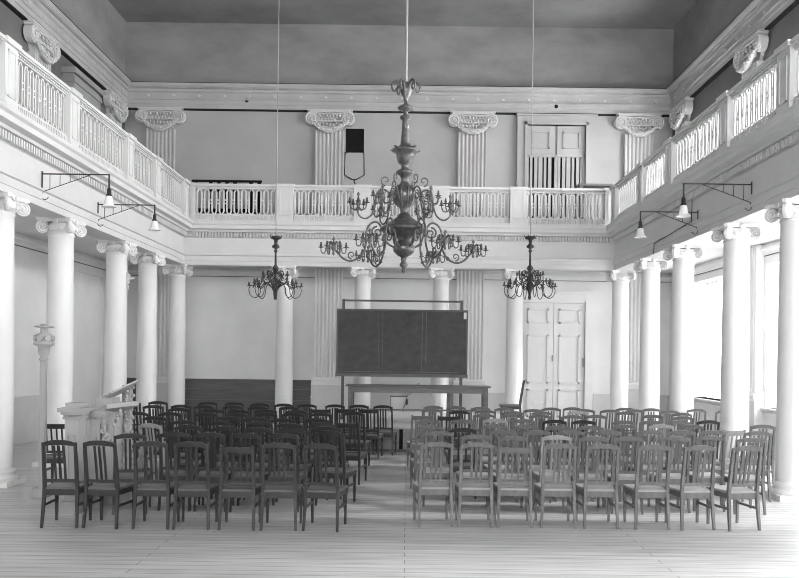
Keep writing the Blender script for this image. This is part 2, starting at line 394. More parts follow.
# ------------------------------------------------------------------ columns
def spiral(b, c, u, v, nrm, r0, turns=2.2, tr=0.013, n=26, off=0.0):
    pts = []; rs = []
    for i in range(n):
        t = i/(n-1); r = r0*(1-0.86*t); a = t*turns*2*PI
        pts.append(Vector(c) + Vector(nrm)*off + Vector(u)*(r*math.cos(a)) + Vector(v)*(r*math.sin(a))); rs.append(tr*(1-0.45*t))
    b.tube(pts, rs, 5)
def make_column():
    root = thing('column', 'x', 'column', (0,0,0), 0, 'white columns carrying the gallery')
    b = MB(); prof = []
    zb, zt = 0.22, 3.72
    for i in range(13):
        t = i/12; r = 0.216 - 0.022*(t**1.7); prof.append((r, zb+(zt-zb)*t))
    b.lathe(prof + [(0.208, 3.73), (0.208, 3.755), (0.196, 3.76), (0.196, 3.79)], 32); b.build('shaft', 'column', root)
    b = MB(); b.cbox((0,0,0.035), (0.60,0.60,0.07)); b.lathe([(0.285, 0.07), (0.30, 0.10), (0.285, 0.13), (0.245, 0.14), (0.24, 0.165), (0.262, 0.185), (0.262, 0.2), (0.24, 0.22), (0.216, 0.235)], 28)
    b.build('base', 'column', root)
    b = MB()
    b.lathe([(0.196, 3.785), (0.215, 3.79), (0.245, 3.84), (0.255, 3.87), (0.22, 3.885), (0.22, 3.93)], 24)
    for j in range(16):
        a = 2*PI*j/16; b.disc((0.245*math.cos(a), 0.245*math.sin(a), 3.835), (math.cos(a), math.sin(a), 0.3), 0.028, 0.03, 7)
    # abacus with hollowed sides
    poly = []
    for q in range(4):
        a0 = PI/4 + q*PI/2
        cs = [Vector((0.40*math.cos(a0-0.07), 0.40*math.sin(a0-0.07))), Vector((0.40*math.cos(a0+0.07), 0.40*math.sin(a0+0.07)))]
        poly += cs
        am = a0+PI/4; poly.append(Vector((0.235*math.cos(am-0.35)/math.cos(0.35)*1.0, 0.235*math.sin(am-0.35)/math.cos(0.35)))); poly.append(Vector((0.225*math.cos(am), 0.225*math.sin(am)))); poly.append(Vector((0.235*math.cos(am+0.35)/math.cos(0.35), 0.235*math.sin(am+0.35)/math.cos(0.35))))
    b.prism(poly, lambda p: (p.x, p.y, 3.945), lambda p: (p.x*1.04, p.y*1.04, 4.0))
    for q in range(4):
        a = q*PI/2; b.disc((0.24*math.cos(a), 0.24*math.sin(a), 3.955), (math.cos(a), math.sin(a), 0), 0.04, 0.04, 8)
    cap = b.build('capital', 'column', root)
    for q in range(4):
        a = PI/4+q*PI/2; u = Vector((math.cos(a), math.sin(a), 0)); nrm = Vector((-math.sin(a), math.cos(a), 0)); z = Vector((0,0,1))
        c = u*0.315 + z*3.855
        b = MB(); b.disc(c, nrm, 0.100, 0.045, 22)
        for s in (-1, 1):
            spiral(b, c, z, u*s*-1, nrm*s, 0.090, off=0.028, tr=0.015); b.disc(c+nrm*s*0.03, nrm, 0.018, 0.03, 8)
        b.bar(u*0.14+z*3.935, u*0.33+z*3.94, 0.05, 0.035, side=nrm)
        b.build('volute', 'column', cap)
    return root
proto = make_column()
side_d = {-1: [11.5]+[-depth_at_x(px, 330, XL-0.22)*-1 for px in (60,116,147)], 1: [11.23]+[depth_at_x(px, 330, XR+0.22) for px in (735.5,682.5,650)]}
cols = []
names = ['first', 'second', 'third', 'fourth']
for sx, who in ((-1, 'pulpit side'), (1, 'window side')):
    for i, d in enumerate(side_d[sx]):
        cols.append(((XL-0.22) if sx < 0 else (XR+0.22), d, 'white column of the %s row, %s from the camera end' % (who, ['first', 'second', 'third', 'fourth'][i])))
cols.append((XL-0.22, 20.45, 'white corner column where the pulpit side row meets the dais row'))
cols.append((XR+0.22, 20.45, 'white corner column where the window side row meets the dais row'))
for px, t in ((285, 'white column before the dark wainscot, below the small chandelier with the looped arms'), (363, 'white column behind the blackboard, on its pulpit side'),
              (441, 'white column behind the blackboard, on its window side'), (515, 'white column beside the double door, behind the chair on the dais')):
    cols.append((W(px, 300, 20.45).x, 20.45, t))
for i, (x, y, t) in enumerate(cols):
    o = proto if i == 0 else copy_tree(proto)
    o.location = (x, y, 0); o['label'] = t

# ------------------------------------------------------------------ pilasters
def fluted(b, w, z0, z1, dep, n=7):
    """fluted slab facing -y, back at y=0"""
    pts = [(-w/2, 0)]
    fl = w/(n+0.35*(n+1)); fi = 0.35*fl; x = -w/2
    for i in range(n):
        pts.append((x, -dep)); x += fi; pts.append((x, -dep))
        for a in (0.25, 0.5, 0.75): pts.append((x+fl*a, -dep+0.05*math.sin(PI*a)**0.6))
        x += fl
    pts.append((x, -dep)); pts.append((w/2, -dep)); pts.append((w/2, 0))
    b.prism(pts, lambda p: (p[0], p[1], z0), lambda p: (p[0], p[1], z1))
def make_upper_pilaster():
    root = thing('pilaster', 'x', 'pilaster', (0,0,0), 0, 'fluted pilasters of the upper wall')
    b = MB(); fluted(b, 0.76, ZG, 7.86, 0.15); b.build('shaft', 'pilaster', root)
    zc = 8.085
    b = MB()
    b.cbox((0,-0.10,zc+0.27), (1.12, 0.20, 0.05)); b.cbox((0,-0.11,zc+0.305), (1.22, 0.21, 0.03))
    b.prism([(-0.46,zc+0.25),(0.46,zc+0.25),(0.42,zc-0.02),(0.3,zc-0.2),(-0.3,zc-0.2),(-0.42,zc-0.02)], lambda p: (p[0],-0.07,p[1]), lambda p: (p[0],0,p[1]))
    # basket of leaves between the volutes
    for r in range(3):
        for i in range(9-r):
            x = (i-(8-r)/2)*0.088; b.lathe([(0.006,-0.05),(0.036,-0.02),(0.03,0.02),(0.006,0.05)], 7, (x, -0.14-0.02*(i % 2), zc+0.17-r*0.115+random.uniform(-.012,.012)))
    b.tube([(-0.42,-0.17,zc+0.23), (-0.2,-0.19,zc+0.20), (0,-0.2,zc+0.215), (0.2,-0.19,zc+0.20), (0.42,-0.17,zc+0.23)], 0.026, 6)
    b.tube([(-0.36,-0.18,zc+0.02), (0,-0.2,zc-0.0), (0.36,-0.18,zc+0.02)], 0.02, 6)
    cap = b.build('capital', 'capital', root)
    for s in (-1, 1):
        b = MB(); c = Vector((s*0.50, -0.12, zc+0.08)); b.disc(c, (0,1,0), 0.175, 0.15, 24)
        spiral(b, c, Vector((0,0,1)), Vector((s,0,0)), Vector((0,-1,0)), 0.155, off=0.085, tr=0.03, n=34); b.disc(c+Vector((0,-0.09,0)), (0,1,0), 0.035, 0.05, 10)
        b.build('volute', 'capital', cap)
    b = MB(); pts = []; rs = []
    for i in range(29):
        t = i/28; x = -0.50+t*1.0; pts.append((x, -0.20-0.05*math.sin(PI*t), zc+0.04-0.31*math.sin(PI*t)**0.85)); rs.append(0.03+0.028*math.sin(PI*t)+0.010*(i % 2))
    b.tube(pts, rs, 8)
    for i in range(2, 27):
        p_ = pts[i]
        for q in range(2): b.disc((p_[0]+random.uniform(-.03,.03), p_[1]-rs[i]*0.75, p_[2]+random.uniform(-.04,.04)), (random.uniform(-.5,.5),1,random.uniform(-.5,.5)), 0.03, 0.035, 6)
    b.build('garland', 'capital', cap)
    return root
pil = make_upper_pilaster()
plist = []
for px, t in ((161.5, 'fluted pilaster with garlanded capital beside the corner above the pulpit side'), (330, 'fluted pilaster with garlanded capital next to the black wall hatch'),
              (472, 'fluted pilaster with garlanded capital between the chandelier and the gallery doorway'), (637.5, 'fluted pilaster with garlanded capital beyond the gallery doorway')):
    plist.append((W(px, 150, WB).x, WB, 0, t))
for d, t in ((21.3, 'far'), (17.0, 'near')):
    plist.append((WL, d, PI/2, 'garlanded pilaster on the pulpit side upper wall, %s' % ('beyond the doorcase' if t == 'far' else 'before the doorcase')))
    plist.append((WR, d, -PI/2, 'garlanded pilaster on the window side upper wall, %s' % ('by the far corner' if t == 'far' else 'second from the far corner')))
for i, (x, y, r, t) in enumerate(plist):
    o = pil if i == 0 else copy_tree(pil)
    o.location = (x+0.003*(1 if x == WL else -1 if x == WR else 0), y-(0.003 if y == WB else 0), 0); o.rotation_euler = (0, 0, r); o['label'] = t
def make_lower_pilaster():
    root = thing('fluted_pilaster', 'x', 'pilaster', (0,0,0), 0, 'fluted pilasters below the gallery')
    b = MB(); fluted(b, 0.74, 1.24, 4.15, 0.16); b.build('shaft', 'wall', root)
    b = MB(); b.box(-0.43, 0.43, -0.20, 0, 1.04, 1.10)
    b.prism([(0.2, 1.10), (0.21, 1.14), (0.19, 1.18), (0.17, 1.20), (0.175, 1.24), (0, 1.24), (0, 1.10)], lambda p: (-0.42, -p[0], p[1]), lambda p: (0.42, -p[0], p[1]))
    b.build('base', 'wall', root)
    b = MB(); b.box(-0.43, 0.43, -0.19, 0, 0, 1.04); b.box(-0.45, 0.45, -0.205, 0, 0.70, 0.73); b.build('pedestal', 'dado', root)
    return root
lp = make_lower_pilaster()
pl2 = []
for px, t in ((163.5, 'fluted pilaster on the end wall seen between the pulpit side columns'), (328.5, 'fluted pilaster on the end wall at the blackboard corner near the dark wainscot'),
              (469.5, 'fluted pilaster on the end wall between the blackboard and the double door'), (635, 'fluted pilaster on the end wall behind the window side columns')):
    pl2.append((W(px, 320, WB).x, WB, 0, t))
pl2.append((WR, 16.85, -PI/2, 'fluted pilaster on the window wall behind the closest large column'))
pl2.append((WR, 21.3, -PI/2, 'fluted pilaster on the window wall beside the far corner'))
for i, (x, y, r, t) in enumerate(pl2):
    o = lp if i == 0 else copy_tree(lp)
    o.location = (x+0.003*(1 if x == WL else -1 if x == WR else 0), y-(0.003 if y == WB else 0), 0); o.rotation_euler = (0, 0, r); o['label'] = t

# ------------------------------------------------------------------ gallery balustrades
def panel(b, x0, x1, P):
    """fret panel between two piers; P maps (along, out, z) to world"""
    w = x1-x0; n = max(1, round(w/0.172)); st = w/n
    def bx(a0, a1, o0, o1, z0, z1):
        v = [P(a, o, z) for z in (z0, z1) for a, o in ((a0,o0),(a1,o0),(a1,o1),(a0,o1))]
        b.add(v, [(0,3,2,1),(4,5,6,7),(0,1,5,4),(1,2,6,5),(2,3,7,6),(3,0,4,7)])
    def br(p, q, t):
        (a0, z0), (a1, z1) = p, q; L = math.hypot(a1-a0, z1-z0); ux, uz = (a1-a0)/L, (z1-z0)/L; nx, nz = -uz*t/2, ux*t/2
        v = [P(a, o, z) for o in (-0.022, 0.022) for a, z in ((a0+nx, z0+nz), (a1+nx, z1+nz), (a1-nx, z1-nz), (a0-nx, z0-nz))]
        b.add(v, [(0,3,2,1),(4,5,6,7),(0,1,5,4),(1,2,6,5),(2,3,7,6),(3,0,4,7)])
    z0, z1 = 5.225, 5.845; h = st*0.30
    for i in range(n):
        c = x0+(i+0.5)*st; t = 0.034
        zl, zh = z0+0.07, z1-0.07
        for s in (-1, 1):
            bx(c+s*h-t/2, c+s*h+t/2, -0.022, 0.022, zl, zh)
            br((c+s*h, zl), (c+s*0.008, z0), t*0.85); br((c+s*h, zh), (c+s*0.008, z1), t*0.85)
        if i < n-1:
            for dz in (-0.042, 0.042): bx(c+h, c+st-h, -0.02, 0.02, 5.535+dz-0.014, 5.535+dz+0.014)
    bx(x0, x1, -0.05, 0.05, z1-0.005, 5.855); bx(x0, x1, -0.05, 0.05, 5.20, z0+0.005)
    # bead row under the rail and reeded band below
    m = int(w/0.058)
    for i in range(m):
        a = x0+(i+0.5)*w/m; bx(a-0.015, a+0.015, -0.07, 0.07, 5.862, 5.885); bx(a-0.017, a+0.017, -0.07, 0.07, 5.085, 5.19)
    bx(x0, x1, -0.035, 0.035, 5.08, 5.20)
    bx(x0, x1, -0.045, 0.045, 5.855, 5.89)
def pier(b, c, w, P):
    def bx(a0, a1, o0, o1, z0, z1):
        v = [P(a, o, z) for z in (z0, z1) for a, o in ((a0,o0),(a1,o0),(a1,o1),(a0,o1))]
        b.add(v, [(0,3,2,1),(4,5,6,7),(0,1,5,4),(1,2,6,5),(2,3,7,6),(3,0,4,7)])
    bx(c-w/2, c+w/2, -0.11, 0.11, 5.03, 5.89)
    bx(c-w/2-0.025, c+w/2+0.025, -0.135, 0.135, 5.03, 5.10)
    for a0, a1, z0, z1 in ((c-w/2+.07, c+w/2-.07, 5.20, 5.22), (c-w/2+.07, c+w/2-.07, 5.80, 5.82), (c-w/2+.07, c-w/2+.09, 5.20, 5.82), (c+w/2-.09, c+w/2-.07, 5.20, 5.82)): bx(a0, a1, 0.10, 0.122, z0, z1)
    bx(c-w/2-0.025, c+w/2+0.025, -0.15, 0.15, 5.89, 5.965)
OFF = 0.06     # the parapet stands a little back from the cornice edge
def balustrade(name, label, P, a_lo, a_hi, piers, pw):
    root = thing(name, label, 'balustrade', tuple(P(a_lo if name else 0, 0, ZG)), 0, 'white balustrades along the gallery edge')
    loc = Vector(root.location)
    Q = lambda a, o, z: tuple(Vector(P(a, o, z)) - loc)
    for c in piers:
        b = MB(); pier(b, c, pw, Q); b.build('pier', 'white', root)
    for i in range(len(piers)-1):
        b = MB(); panel(b, piers[i]+pw/2, piers[i+1]-pw/2, Q); b.build('fret_panel', 'white', root)
    b = MB()
    def bx(a0, a1, o0, o1, z0, z1):
        v = [Q(a, o, z) for z in (z0, z1) for a, o in ((a0,o0),(a1,o0),(a1,o1),(a0,o1))]
        b.add(v, [(0,3,2,1),(4,5,6,7),(0,1,5,4),(1,2,6,5),(2,3,7,6),(3,0,4,7)])
    for i in range(len(piers)-1):
        bx(piers[i]+pw/2+.02, piers[i+1]-pw/2-.02, -0.10, 0.10, 5.89, 5.905); bx(piers[i]+pw/2+.02, piers[i+1]-pw/2-.02, -0.125, 0.125, 5.905, 5.95)
    b.build('top_rail', 'white', root)
    b = MB(); bx(a_lo, a_hi, -0.12, 0.12, 5.03, 5.08); b.build('plinth', 'white', root)
    return root
xi, xj, yj = XL+OFF, XR-OFF, DB-OFF
bp = [xi+0.02] + [W(p_, 205, yj).x for p_ in (285.5, 362.5, 441, 518)] + [xj-0.02]
balustrade('balustrade', 'white fretwork balustrade of the gallery above the dais', lambda a, o, z: (a, yj-o, z), xi-0.1, xj+0.1, bp, 0.40)
spl = [-10.8, -8.4, -6.0, -3.5, -1.0, 1.5, 4.1, 6.3, 8.4, 11.0, 13.1, 15.76, 17.5, 19.73]; spr = [-10.8, -8.4, -6.0, -3.5, -1.0, 1.5, 4.1, 6.1, 8.2, 10.8, 12.86, 15.56, 17.5, 19.73]
balustrade('balustrade', 'white fretwork balustrade of the gallery on the pulpit side', lambda a, o, z: (xi+o, a, z), Y0, yj-0.15, spl, 0.36)
balustrade('balustrade', 'white fretwork balustrade of the gallery on the window side', lambda a, o, z: (xj-o, a, z), Y0, yj-0.15, spr, 0.36)

# ------------------------------------------------------------------ things on the gallery and upper wall
hx0, hx1 = W(345.6, 150, WB).x, W(364, 150, WB).x; hz0, hz1, hz2 = W(355, 179, WB).z, W(355, 153, WB).z, W(355, 129, WB).z
t = thing('wall_hatch', 'black open hatch in the upper wall with hanging grey flap below', 'hatch', ((hx0+hx1)/2, WB, hz0))
w_ = (hx1-hx0)/2; h1, h2 = hz1-hz0, hz2-hz0
b = MB(); b.box(-w_, w_, -0.02, 0, h1, h2); b.build('opening', 'black', t)
b = MB()
for x0, x1, z0, z1 in ((-w_-.03, -w_, h1, h2+.03), (w_, w_+.03, h1, h2+.03), (-w_, w_, h2, h2+.03)): b.box(x0, x1, -0.05, 0, z0, z1)
b.build('hatch_frame', 'cornice', t)
b = MB(); po = [(-w_, h1), (w_, h1), (w_+.02, 0.10), (0.06, -0.02), (-0.06, -0.02), (-w_-.02, 0.10)]
b.prism(po, lambda p: (p[0], -0.05, p[1]), lambda p: (p[0], -0.01, p[1])); b.build('flap', 'upper', t)
b = MB(); pts = [(p[0], -0.055, p[1]) for p in po]; b.tube(pts, 0.016, 5, closed=True); b.tube([(0,-.05,-0.02), (0,-.06,-0.1), (0.03,-.06,-0.14), (0,-.06,-0.17)], 0.018, 5); b.build('flap_edge', 'iron', t)

for (px, py, lb) in ((247, 101, 'small round dark vent hole in the cornice above the bare wall bay'), (556, 107, 'small round dark vent hole in the cornice above the gallery doorway')):
    p = W(px, py, WB-0.09); b = MB(); b.disc((0, 0, 0), (0,1,0), 0.05, 0.05, 14); o = b.build('cornice_vent', 'black'); o.location = (p.x, WB-0.115, p.z); tag(o, lb, 'vent', 'round vent holes in the cornice')

# benches behind the parapet
x0 = W(192, 180, 21.2).x; x1 = W(262, 181, 21.2).x; zt = W(227, 180.2, 21.2).z
t = thing('slatted_bench', 'dark slatted bench standing behind the balustrade near the pulpit side corner', 'bench', ((x0+x1)/2, 21.2, ZG))
L_ = (x1-x0)/2; hh = zt-ZG
b = MB(); b.box(-L_, L_, -0.03, 0.03, hh-0.05, hh); b.build('top_board', 'black', t)
b = MB()
for i in range(9):
    if i in (1, 6): continue
    x = -L_+0.07+i*(2*L_-0.14)/8; b.box(x-0.045, x+0.045, -0.02, 0.02, 0.42, hh-0.05)
b.build('back_slat', 'black', t)
b = MB(); b.box(-L_, L_, -0.45, 0.0, 0.40, 0.44); b.build('seat', 'black', t)
for s in (-1, 1):
    for yy in (-0.42, 0.0): b = MB(); b.box(s*(L_-0.05)-0.03, s*(L_-0.05)+0.03, yy-0.03, yy+0.03, 0, 0.41); b.build('leg', 'black', t)
x0 = W(576, 186, 21.3).x; x1 = W(616, 186, 21.3).x; zt = W(596, 186, 21.3).z
t = thing('gallery_desk', 'dark topped desk behind the balustrade beside the gallery doorway', 'desk', ((x0+x1)/2, 21.3, ZG)); L_ = (x1-x0)/2; hh = zt-ZG
b = MB(); b.box(-L_, L_, -0.3, 0.3, hh-0.05, hh); b.build('desk_top', 'wainscot', t)
for s in (-1, 1):
    for yy in (-0.25, 0.25): b = MB(); b.box(s*(L_-0.08)-0.035, s*(L_-0.08)+0.035, yy-0.035, yy+0.035, 0, hh-0.05); b.build('leg', 'wainscot', t)

# ------------------------------------------------------------------ chandeliers
def cup(b, c, s):
    """one candle holder: drip dish, socket and candle stub, centred at c"""
    b.lathe([(0.2*s, -1.2*s), (0.5*s, -0.6*s), (2.6*s, 0.0), (2.7*s, 0.3*s), (0.9*s, 0.35*s), (1.1*s, 1.2*s), (1.2*s, 2.4*s), (0.8*s, 2.5*s), (0.75*s, 4.2*s), (0.2*s, 4.6*s)], 8, c)
def smooth_path(P, n=5):
    out = []; k = len(P)
    for i in range(k-1):
        p0 = P[max(i-1, 0)]; p1 = P[i]; p2 = P[i+1]; p3 = P[min(i+2, k-1)]
        for j in range(n):
            t = j/n
            out.append(tuple(0.5*((2*p1[a]) + (-p0[a]+p2[a])*t + (2*p0[a]-5*p1[a]+4*p2[a]-p3[a])*t*t + (-p0[a]+3*p1[a]-3*p2[a]+p3[a])*t**3) for a in range(len(p1))))
    out.append(tuple(P[-1])); return out
def curl(b, r, y, rad, tr, s, z_of, turns=1.4, start=0.0, sgn=1):
    pts = []; rs = []
    for i in range(20):
        t = i/19; a = start+sgn*t*turns*2*PI; q = rad*(1-0.8*t); pts.append(((r+q*math.cos(a))*s, 0, z_of(y)+q*math.sin(a)*s)); rs.append(tr*(1-0.4*t))
    b.tube(pts, rs, 6)
def big_chandelier():
    d = 12.5; s = d/F
    Z = lambda y: HC-(y-CY)*s
    p = W(404.5, 200, d); root = thing('chandelier', 'large tiered bronze chandelier hanging in the middle of the hall', 'chandelier', (p.x, d, 0))
    prof = [(82,1.5),(84,4),(87,5.5),(92,5),(98,2.6),(103,1.5),(105.5,4),(107.5,8),(109.5,8),(111,2.6),(115,2.2),(116.5,5.5),(119,5.5),(120,3.2),(130,3.5),(144,4.8)]
    b = MB(); b.lathe([(r*s, Z(y)) for y, r in prof], 20); b.build('stem', 'brass', root)
    prof = [(144,4.8),(146,6),(148,10),(150,13.5),(152,13),(153.5,9),(158,8.6),(163,7),(166,3.4),(169,4),(171.5,8.8),(173.5,9),(176,5.2),(180,3.6),(183.5,4.5)]
    b = MB(); b.lathe([(r*s, Z(y)) for y, r in prof], 24)
    for q in range(8):
        a = 2*PI*q/8; u = Vector((math.cos(a), math.sin(a), 0)); b.bar(u*9*s+Vector((0,0,Z(149))), u*15*s+Vector((0,0,Z(148.2 if q % 2 else 151))), 5*s, 1.2*s, 2*s, 0.8*s, side=(-u.y, u.x, 0))
    b.build('upper_bowl', 'brass', root)
    prof = [(183.5,4.5),(187,8.4),(192,10.6),(197,11),(203,9),(208,5.2),(210,4.4),(213,4)]
    b = MB(); b.lathe([(r*s, Z(y)) for y, r in prof], 24)
    for q in range(10):
        a = 2*PI*q/10; pts = [((r_*math.cos(a))*s, (r_*math.sin(a))*s, Z(y_)) for y_, r_ in ((186,7.8),(190,10.2),(196,11.3),(202,9.8),(207,6))]; b.tube(pts, 0.9*s, 5)
    b.build('urn', 'brass', root)
    prof = [(213,4),(215,6),(217,7),(220,11),(223,15),(226,20),(228.5,24),(230,24.5),(231,23.5),(234,17),(237,9),(239,6.5),(241,6)]
    b = MB(); b.lathe([(r*s, Z(y)) for y, r in prof], 32); b.build('drum_dish', 'brass', root)
    prof = [(241,6),(243,8.5),(247,11),(252,10.3),(255,7),(257.5,3),(262,2.4),(264,4.2),(266,4),(268,1.8),(271,2),(273.5,0.4)]
    b = MB(); b.lathe([(r*s, Z(y)) for y, r in prof], 24); b.build('pendant_ball', 'brass', root)
    b = MB(); b.tube([(0,0,Z(83)), (0,0,ZCEIL)], 1.3*s, 10); b.lathe([(0.02, ZCEIL-0.12), (0.10, ZCEIL-0.06), (0.18, ZCEIL-0.02), (0.18, ZCEIL)], 16); b.build('suspension_rod', 'rod', root)
    b = MB()
    for q in range(6):
        a = 2*PI*q/6+0.15; ca, sa = math.cos(a), math.sin(a)
        P = smooth_path([(2,96),(4.5,90),(7,84),(10,82),(13.5,84.5),(14,89),(11.5,92),(9.8,89)], 4)
        b.tube([(r*s*ca, r*s*sa, Z(y)) for r, y in P], [max(0.35, 2.0*(1-0.7*i/len(P)))*s for i in range(len(P))], 6)
    b.build('crown', 'brass', root)
    def make_arm(low):
        nm = 'lower_arm' if low else 'upper_arm'
        b = MB()
        if low:
            P = smooth_path([(9,248),(17,243),(21,231),(27,223),(34,225),(38,234),(38,246),(43,257),(52,262),(60,260),(66,254),(70,250)], 5)
            tr = [1.05*s]*len(P)
        else:
            P = smooth_path([(8,205),(13,198),(17,192),(23,190),(28,195),(29,206),(33,216),(40,219.5),(46,215),(46,208)], 5)
            tr = [0.9*s]*len(P)
        b.tube([(r*s, 0, Z(y)) for r, y in P], tr, 7)
        if low:
            curl(b, 27, 233, 6, 1.0*s, s, Z, 1.5, PI*0.5, -1); curl(b, 52, 256, 4, 0.8*s, s, Z, 1.2, -PI/2, 1)
            for (r, y) in ((38,240),(44,258)):   # leaf knots along the arm
                b.lathe([(0.4*s,-2*s),(2.3*s,-0.4*s),(2.0*s,0.7*s),(0.4*s,2.4*s)], 7, (r*s, 0, Z(y)))
            cr, cy = 70, 250
        else:
            curl(b, 19, 181, 5.2, 0.75*s, s, Z, 1.1, -PI*0.5, 1); curl(b, 22, 198, 4.5, 0.7*s, s, Z, 1.4, PI/2, -1)
            b.lathe([(0.4*s,-2*s),(2.0*s,-0.4*s),(1.8*s,0.7*s),(0.4*s,2.4*s)], 7, (29*s, 0, Z(204)))
            cr, cy = 46, 205
        # cluster: central baluster with four small U-shaped branches
        b.lathe([(q*s, Z(cy)+h*s) for q, h in ((0.3,-7),(1.6,-5),(0.9,-3),(2.6,0),(2.2,3),(0.9,5),(0.8,8),(1.8,9.5),(0.3,12))], 9, (cr*s, 0, 0))
        tips = []
        for q in range(6 if low else 5):
            a = q*2*PI/(6 if low else 5)+(0 if low else 0.3); rad = 12.5 if low else 9
            ux, uy = math.cos(a), math.sin(a)
            P = smooth_path([(1,1),(2.5,5.5),(rad*0.55,6),(rad*0.6,0),(rad*0.72,-4.5),(rad*0.95,-4),(rad,0)], 3) if low else smooth_path([(1,-3),(3,-5.5),(rad*0.8,-5),(rad,0)], 3)
            b.tube([((cr+r*ux)*s, r*uy*s, Z(cy)+h*s) for r, h in P], 0.62*s, 5)
            tips.append(((cr+rad*ux)*s, rad*uy*s, Z(cy)+1.0*s))
        arm = b.build(nm, 'brass', root)
        for c in tips:
            b = MB(); cup(b, c, s*1.15); b.build('candle_cup', 'candle', arm)
        return arm
    def spread(arm, n, a0):
        arm.rotation_euler = (0, 0, a0)
        for q in range(1, n):
            c = copy_tree(arm, root); c.rotation_euler = (0, 0, a0+2*PI*q/n)
    spread(make_arm(True), 6, 0.06); spread(make_arm(False), 6, 0.06)
big_chandelier()

def small_chandelier(px, ytop, label):
    d = 16.5; s = d/F; k = ytop-237
    p = W(px, 270, d); root = thing('small_chandelier', label, 'chandelier', (p.x, d, 0), 0, 'small chandeliers either side of the large one')
    Z = lambda y: p.z-(y-(270-0.0))*s + 0  # y in the first lamp's pixels
    prof = [(236,1),(237,5.5),(238.5,5.5),(240,2),(244,1.6),(246,3.8),(247.5,3.8),(249,0.9),(251,2),(253,0.9),(265,1.1),(267,2.8),(269,3.4),(271,1.4),(277,1.2),(281,2.2),(285,3.4),(289,3.3),(292,1.8),(295,1.2),(298,1.6),(300,0.4)]
    b = MB(); b.lathe([(r*s, Z(y)) for y, r in prof], 16)
    for q in range(6):
        a = 2*PI*q/6; b.tube([(5*s*math.cos(a), 5*s*math.sin(a), Z(237.5)), (6.2*s*math.cos(a), 6.2*s*math.sin(a), Z(235.5))], 0.5*s, 5)
    b.build('stem', 'iron', root)
    b = MB(); b.tube([(0,0,Z(236.5)), (0,0,ZCEIL)], 0.5*s, 8); b.lathe([(0.02, ZCEIL-0.1), (0.08, ZCEIL-0.04), (0.12, ZCEIL)], 12); b.build('suspension_rod', 'rod', root)
    def arm(kind):
        b = MB()
        if kind == 'low':
            P = smooth_path([(3,288),(7,285),(11,284),(14,288),(15,294),(19,298),(24,296),(26,290),(24,286),(21,286)], 4); tips = [(26,0,286),(20.5,3.5,283),(20.5,-3.5,283)]
        else:
            P = smooth_path([(2,278),(6,282),(10,283),(13,280),(13,276)], 4); tips = [(13,0,275)]
        b.tube([(r*s, 0, Z(y)) for r, y in P], 0.42*s, 5)
        curl(b, 8 if kind == 'low' else 6, 277 if kind == 'low' else 273, 3.2, 0.42*s, s, Z, 1.3, -PI/2, 1)
        for r, q, y in tips[1:]: b.tube([(22*s, 0, Z(288)), (21*s, q*s*0.7, Z(286)), (r*s, q*s, Z(y))], 0.45*s, 5)
        a = b.build('lower_arm' if kind == 'low' else 'upper_arm', 'iron', root)
        for r, q, y in tips:
            b = MB(); cup(b, (r*s, q*s, Z(y)), s*0.85); b.build('candle_cup', 'candle', a)
        return a
    for kind, n, a0 in (('low', 8, 0.1), ('up', 8, 0.5)):
        A = arm(kind); A.rotation_euler = (0, 0, a0)
        for q in range(1, n): c = copy_tree(A, root); c.rotation_euler = (0, 0, a0+2*PI*q/n)
small_chandelier(275.5, 237, 'small branched chandelier hanging before the column by the dark wainscot')
small_chandelier(530, 239, 'small branched chandelier hanging before the pale double door')

# ------------------------------------------------------------------ lamps on iron brackets
def lamp_bracket(side, d, z, label, drop=0.20):
    x = XL if side > 0 else XR
    t = thing('wall_lamp', label, 'lamp', (x, d, z), 0 if side > 0 else PI, 'electric lamps on iron brackets under the gallery')
    b = MB(); b.bar((0,0,0), (1.0,0,0), 0.017, 0.017); b.bar((1.0,0,0.0085), (1.0,0,-drop), 0.02, 0.02); b.cbox((0.006,0,-0.13), (0.012, 0.025, 0.34)); b.build('arm', 'iron', t)
    b = MB(); b.tube([(0.0,0,-0.27), (0.72,0,-0.008)], 0.006, 6); b.build('brace', 'iron', t)
    for xs in (0.12, 0.27, 0.42):
        b = MB(); zz = -0.27+xs*0.258/0.72; b.tube([(xs,0,0), (xs,0,zz)], 0.005, 6); b.build('strut', 'iron', t)
    b = MB(); b.tube([(0.02,0,-0.27)]+[(0.05+0.05*math.cos(a), 0, -0.33+0.05*math.sin(a)) for a in [PI*0.8+i*0.45 for i in range(9)]], 0.006, 6); b.build('hook', 'iron', t)
    b = MB(); b.lathe([(0.02, -drop), (0.03, -drop-0.02), (0.032, -drop-0.09), (0.045, -drop-0.10), (0.045, -drop-0.13)], 12, (1.0,0,0)); b.build('lamp_holder', 'iron', t)
    b = MB(); z1 = -drop-0.12; b.lathe([(0.045, z1), (0.055, z1-0.03), (0.062, z1-0.09), (0.085, z1-0.14), (0.11, z1-0.16), (0.105, z1-0.162), (0.08, z1-0.145), (0.055, z1-0.09), (0.045, z1-0.03)], 16, (1.0,0,0)); sh = b.build('lamp_shade', 'glass', t); sh['label'] = 'white bell-shaped glass shade'
lamp_bracket(1, 12.33, 4.49, 'bracket lamp with glass shade on the pulpit side gallery, closer to the camera')
lamp_bracket(1, 14.56, 4.44, 'bracket lamp with glass shade on the pulpit side gallery, closer to the dais', 0.16)
lamp_bracket(-1, 12.15, 4.43, 'bracket lamp with glass shade on the window side gallery, closer to the camera')
lamp_bracket(-1, 14.4, 4.41, 'bracket lamp with glass shade on the window side gallery, closer to the dais', 0.17)
b = MB()
